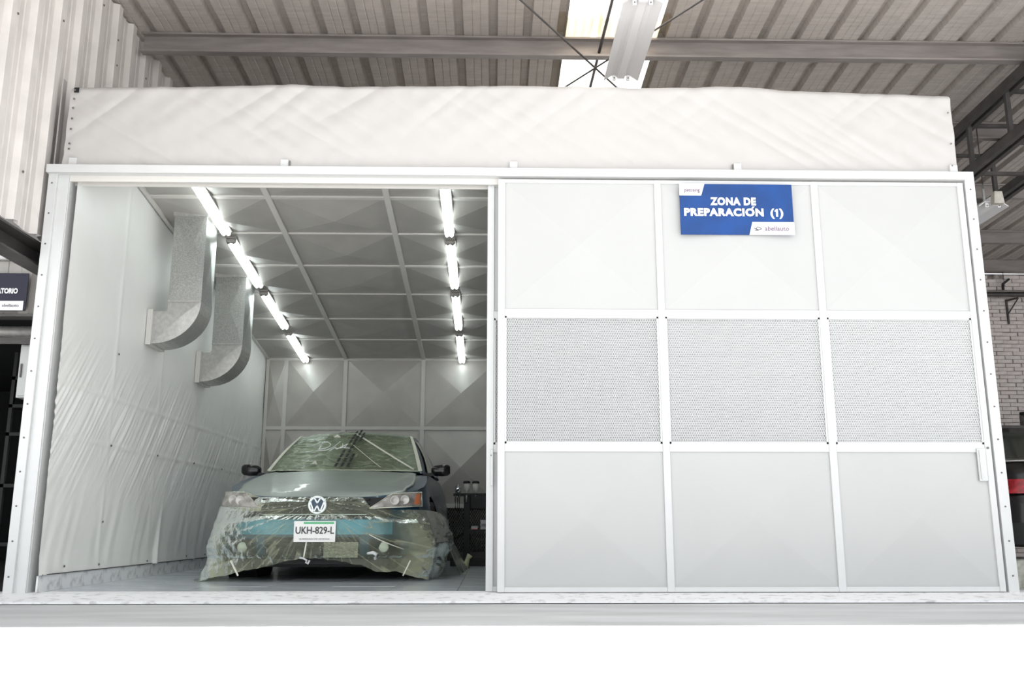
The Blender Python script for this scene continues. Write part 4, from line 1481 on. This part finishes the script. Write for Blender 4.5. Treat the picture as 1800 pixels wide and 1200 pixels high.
# ------------------------------------------------------------------ air-tool stand at the back right
st = empty('tool_stand', 'black steel stand holding spray cups, right of the car near the back wall', 'stand', (-0.33, 4.05, 0.0))
MB().box((-0.12, -0.18, 0.0), (0.60, 0.30, 0.05)).box((-0.12, -0.18, 0.05), (0.60, -0.14, 0.09)).build('base', black_m, st, bevel=0.004)
MB().box((0.015, -0.02, 0.05), (0.085, 0.05, 0.76)).build('column', black_m, st, bevel=0.004)
MB().box((0.50, -0.02, 0.05), (0.56, 0.05, 0.76)).build('column', black_m, st, bevel=0.004)
MB().box((-0.10, -0.03, 0.745), (0.60, 0.06, 0.775)).build('top_rail', black_m, st, bevel=0.003)
MB().box((0.085, -0.12, 0.36), (0.50, 0.15, 0.385)).build('shelf', black_m, st)
MB().box((0.085, -0.06, 0.60), (0.50, 0.02, 0.745)).build('hose_box', black_m, st, bevel=0.01)
for i, x in enumerate((-0.075, -0.05, -0.03)):
    MB().tube([(x, -0.03, 0.76), (x - 0.004, -0.045, 0.70), (x, -0.04, 0.60 - i * 0.02)], 0.008, 6).build('hanging_hook', dark_steel, st, True)
MB().bar((-0.10, 0.05, 0.27), (0.03, 0.0, 0.35), 0.018).build('brace', black_m, st)
cups = [(-0.050, 'first'), (0.045, 'second'), (0.145, 'third')]
for i, (x, w_) in enumerate(cups):
    lab = ['silver pressure regulator at the left end of the tool stand rail', 'clear paint cup with black lid, middle one on the tool stand', 'clear paint cup with black lid beside the door edge on the tool stand'][i]
    c = empty('regulator' if i == 0 else 'spray_cup', lab, 'regulator' if i == 0 else 'spray cup', (-0.33 + x, 4.06, 0.775), None if i == 0 else 'cups on the tool stand')
    if i == 0:
        MB().lathe((0, 0, 0.0), (0, 0, 1), [(0.02, 0.0), (0.03, 0.01), (0.032, 0.07), (0.015, 0.085), (0.012, 0.10)], 16).build('body', galv_plain, c, True)
        gq = MB().lathe((0.0, -0.035, 0.035), (0, -1, 0), [(0.026, -0.01), (0.026, 0.01), (0.022, 0.012)], 18).build('gauge', chrome, c, True)
        MB().lathe((0.0, -0.048, 0.035), (0, -1, 0), [(0.013, 0), (0.012, 0.002)], 14).build('gauge_face', black_m, gq)
    else:
        MB().lathe((0, 0, 0.0), (0, 0, 1), [(0.010, 0.0), (0.012, 0.02), (0.033, 0.035), (0.036, 0.11)], 18).build('cup', glass_clear, c, True)
        MB().lathe((0, 0, 0.11), (0, 0, 1), [(0.040, 0.0), (0.040, 0.018), (0.030, 0.026), (0.008, 0.03)], 18).build('lid', black_m, c, True)
        MB().tube([(0, -0.02, 0.0), (0, -0.05, -0.05), (0.0, -0.055, -0.10)], 0.009, 7).build('gun_handle', galv_plain, c, True)
bx = empty('paint_box', 'small white carton on the shelf of the black tool stand', 'box', (-0.33 + 0.10, 4.0, 0.385))
MB().box((0, 0, 0), (0.07, 0.06, 0.035)).build('carton', white_paint, bx, bevel=0.002)
MB().box((0.0, -0.002, 0.0), (0.07, 0.0, 0.012)).build('red_stripe', red_m, bx)
bx = empty('paint_box', 'taller white carton on the tool stand shelf beside the door edge', 'box', (-0.33 + 0.20, 4.0, 0.385))
MB().box((0, 0, 0), (0.09, 0.07, 0.10)).build('carton', white_paint, bx, bevel=0.002)
MB().box((0.01, -0.002, 0.03), (0.08, 0.0, 0.06)).build('label', sign_grey, bx)

# ================================================================== right edge: parked car rear, shelf, block
rc = empty('parked_car', 'rear of a black car with a red tail lamp, half hidden by the right post', 'car', (5.58, 2.35, -0.05))
def rear_shell(u, v):
    a = 2 * u - 1
    z = lerp(0.28, 1.10, v)
    y = 0.0 + 0.30 * abs(a) ** 4 + interp(v, [(0, 0.10), (0.2, 0.0), (0.45, 0.02), (0.6, 0.06), (0.85, 0.10), (1, 0.16)])
    return (a * (0.86 - 0.10 * v), y, z)
MB().grid(rear_shell, 30, 20).build('tail_panel', black_gloss, rc, True, fix=False)
MB().grid(lambda u, v: ((2 * u - 1) * 0.76, 0.16 + 0.30 * abs(2 * u - 1) ** 4 * (1 - v) + v * 0.62, 1.10 + 0.03 * math.sin(v * 3)), 20, 6).build('boot_lid', black_gloss, rc, True, fix=False)
MB().grid(lambda u, v: ((2 * u - 1) * lerp(0.72, 0.55, v), 0.72 + 0.65 * v, 1.12 + 0.36 * v), 16, 6).build('rear_window', glass_m, rc, True, fix=False)
MB().grid(lambda u, v: ((2 * u - 1) * 0.55, 1.37 + 1.2 * v, 1.48 + 0.03 * math.sin(v * 3)), 12, 4).build('car_roof', black_gloss, rc, True, fix=False)
for s in (-1, 1):
    MB().grid(lambda u, v: (s * lerp(0.86, 0.86, u), 0.3 + u * 3.6, lerp(0.22, 1.05, v)), 10, 4).build('flank', black_gloss, rc, True, fix=False)
    MB().grid(lambda u, v: (s * lerp(0.74, 0.55, v), lerp(0.72 + u * 2.6, 1.37 + u * 1.3, v), lerp(1.08, 1.48, v)), 10, 4).build('side_glass', glass_m, rc, True, fix=False)
MB().tube([((i / 10 - 1) * 0.0 + lerp(-0.78, 0.78, i / 10), 0.135 + 0.28 * abs(2 * i / 10 - 1) ** 4, 1.085) for i in range(11)], 0.010, 6).build('lid_edge', galv_plain, rc, True)
for s in (-1, 1):
    def tl(u, v):
        x = lerp(0.42, 0.84, u)
        v2 = lerp(0.60, 0.765, v)
        return (s * x * (1 - 0.06 * v), rear_shell((x / 0.86 + 1) / 2, v2)[1] - 0.02, lerp(0.28, 1.10, v2))
    MB().grid(tl, 10, 5).build('tail_lamp', red_m, rc, True, fix=False)
MB().grid(lambda u, v: ((2 * u - 1) * 0.87, -0.04 + 0.3 * abs(2 * u - 1) ** 4, lerp(0.30, 0.50, v)), 20, 3).build('rear_bumper', black_m, rc, True, fix=False)
for s in (-1, 1):
    MB().lathe((s * 0.75, 0.75, 0.31), (s, 0, 0), [(0.2, -0.1), (0.31, -0.09), (0.31, 0.09), (0.2, 0.1)], 24).build('wheel', rubber, rc)

bl = empty('concrete_block', 'stained concrete block on the ground at the right edge', 'block', (4.30, 1.10, -0.055))
MB().box((-0.42, 0, 0), (0.70, 0.35, 0.21)).build('block_body', block_m, bl, bevel=0.008)
MB().tube([(-0.05, 0.08, 0.21), (0.0, 0.07, 0.235), (0.05, 0.09, 0.215), (0.09, 0.1, 0.225)], [0.008, 0.016, 0.012, 0.006], 6).build('cloth_scrap', white_frame, bl, True)

sh = empty('work_shelf', 'dark steel bench shelf with mesh panel below the painted brick wall, beyond the post', 'shelf', (7.35, 6.75, 0))
MB().box((-0.6, -0.25, 1.78), (2.2, 0.35, 1.82)).build('top_board', dark_steel, sh)
MB().box((-0.6, 0.30, 1.58), (2.2, 0.34, 1.61)).build('mesh_frame', dark_steel, sh)
MB().box((-0.02, -0.05, 1.58), (0.07, 0.03, 1.78)).build('bracket', black_m, sh)
diamond_mesh(-0.6, 1.6, 1.61, 1.78, 0.30, 0.035, 0.05, 0.009).build('mesh_panel', galv_plain, sh, fix=False)['kind'] = 'stuff'
for x in (-0.58, 2.14):
    MB().box((x, 0.28, -0.05), (x + 0.05, 0.33, 1.78)).build('leg', dark_steel, sh)
jr = empty('jar', 'dark jar with grey lid on the steel shelf at the right edge', 'jar', (7.62, 6.62, 1.82))
jr.scale = (1.3, 1.3, 1.3)
MB().lathe((0, 0, 0), (0, 0, 1), [(0.045, 0), (0.05, 0.01), (0.05, 0.11), (0.04, 0.125)], 16).build('glass', mat('jar_dark', (0.12, 0.11, 0.11), 0.3, var=.6, vscale=40), jr, True)
MB().lathe((0, 0, 0.125), (0, 0, 1), [(0.046, 0), (0.046, 0.03), (0.03, 0.034)], 16).build('lid', black_m, jr, True)
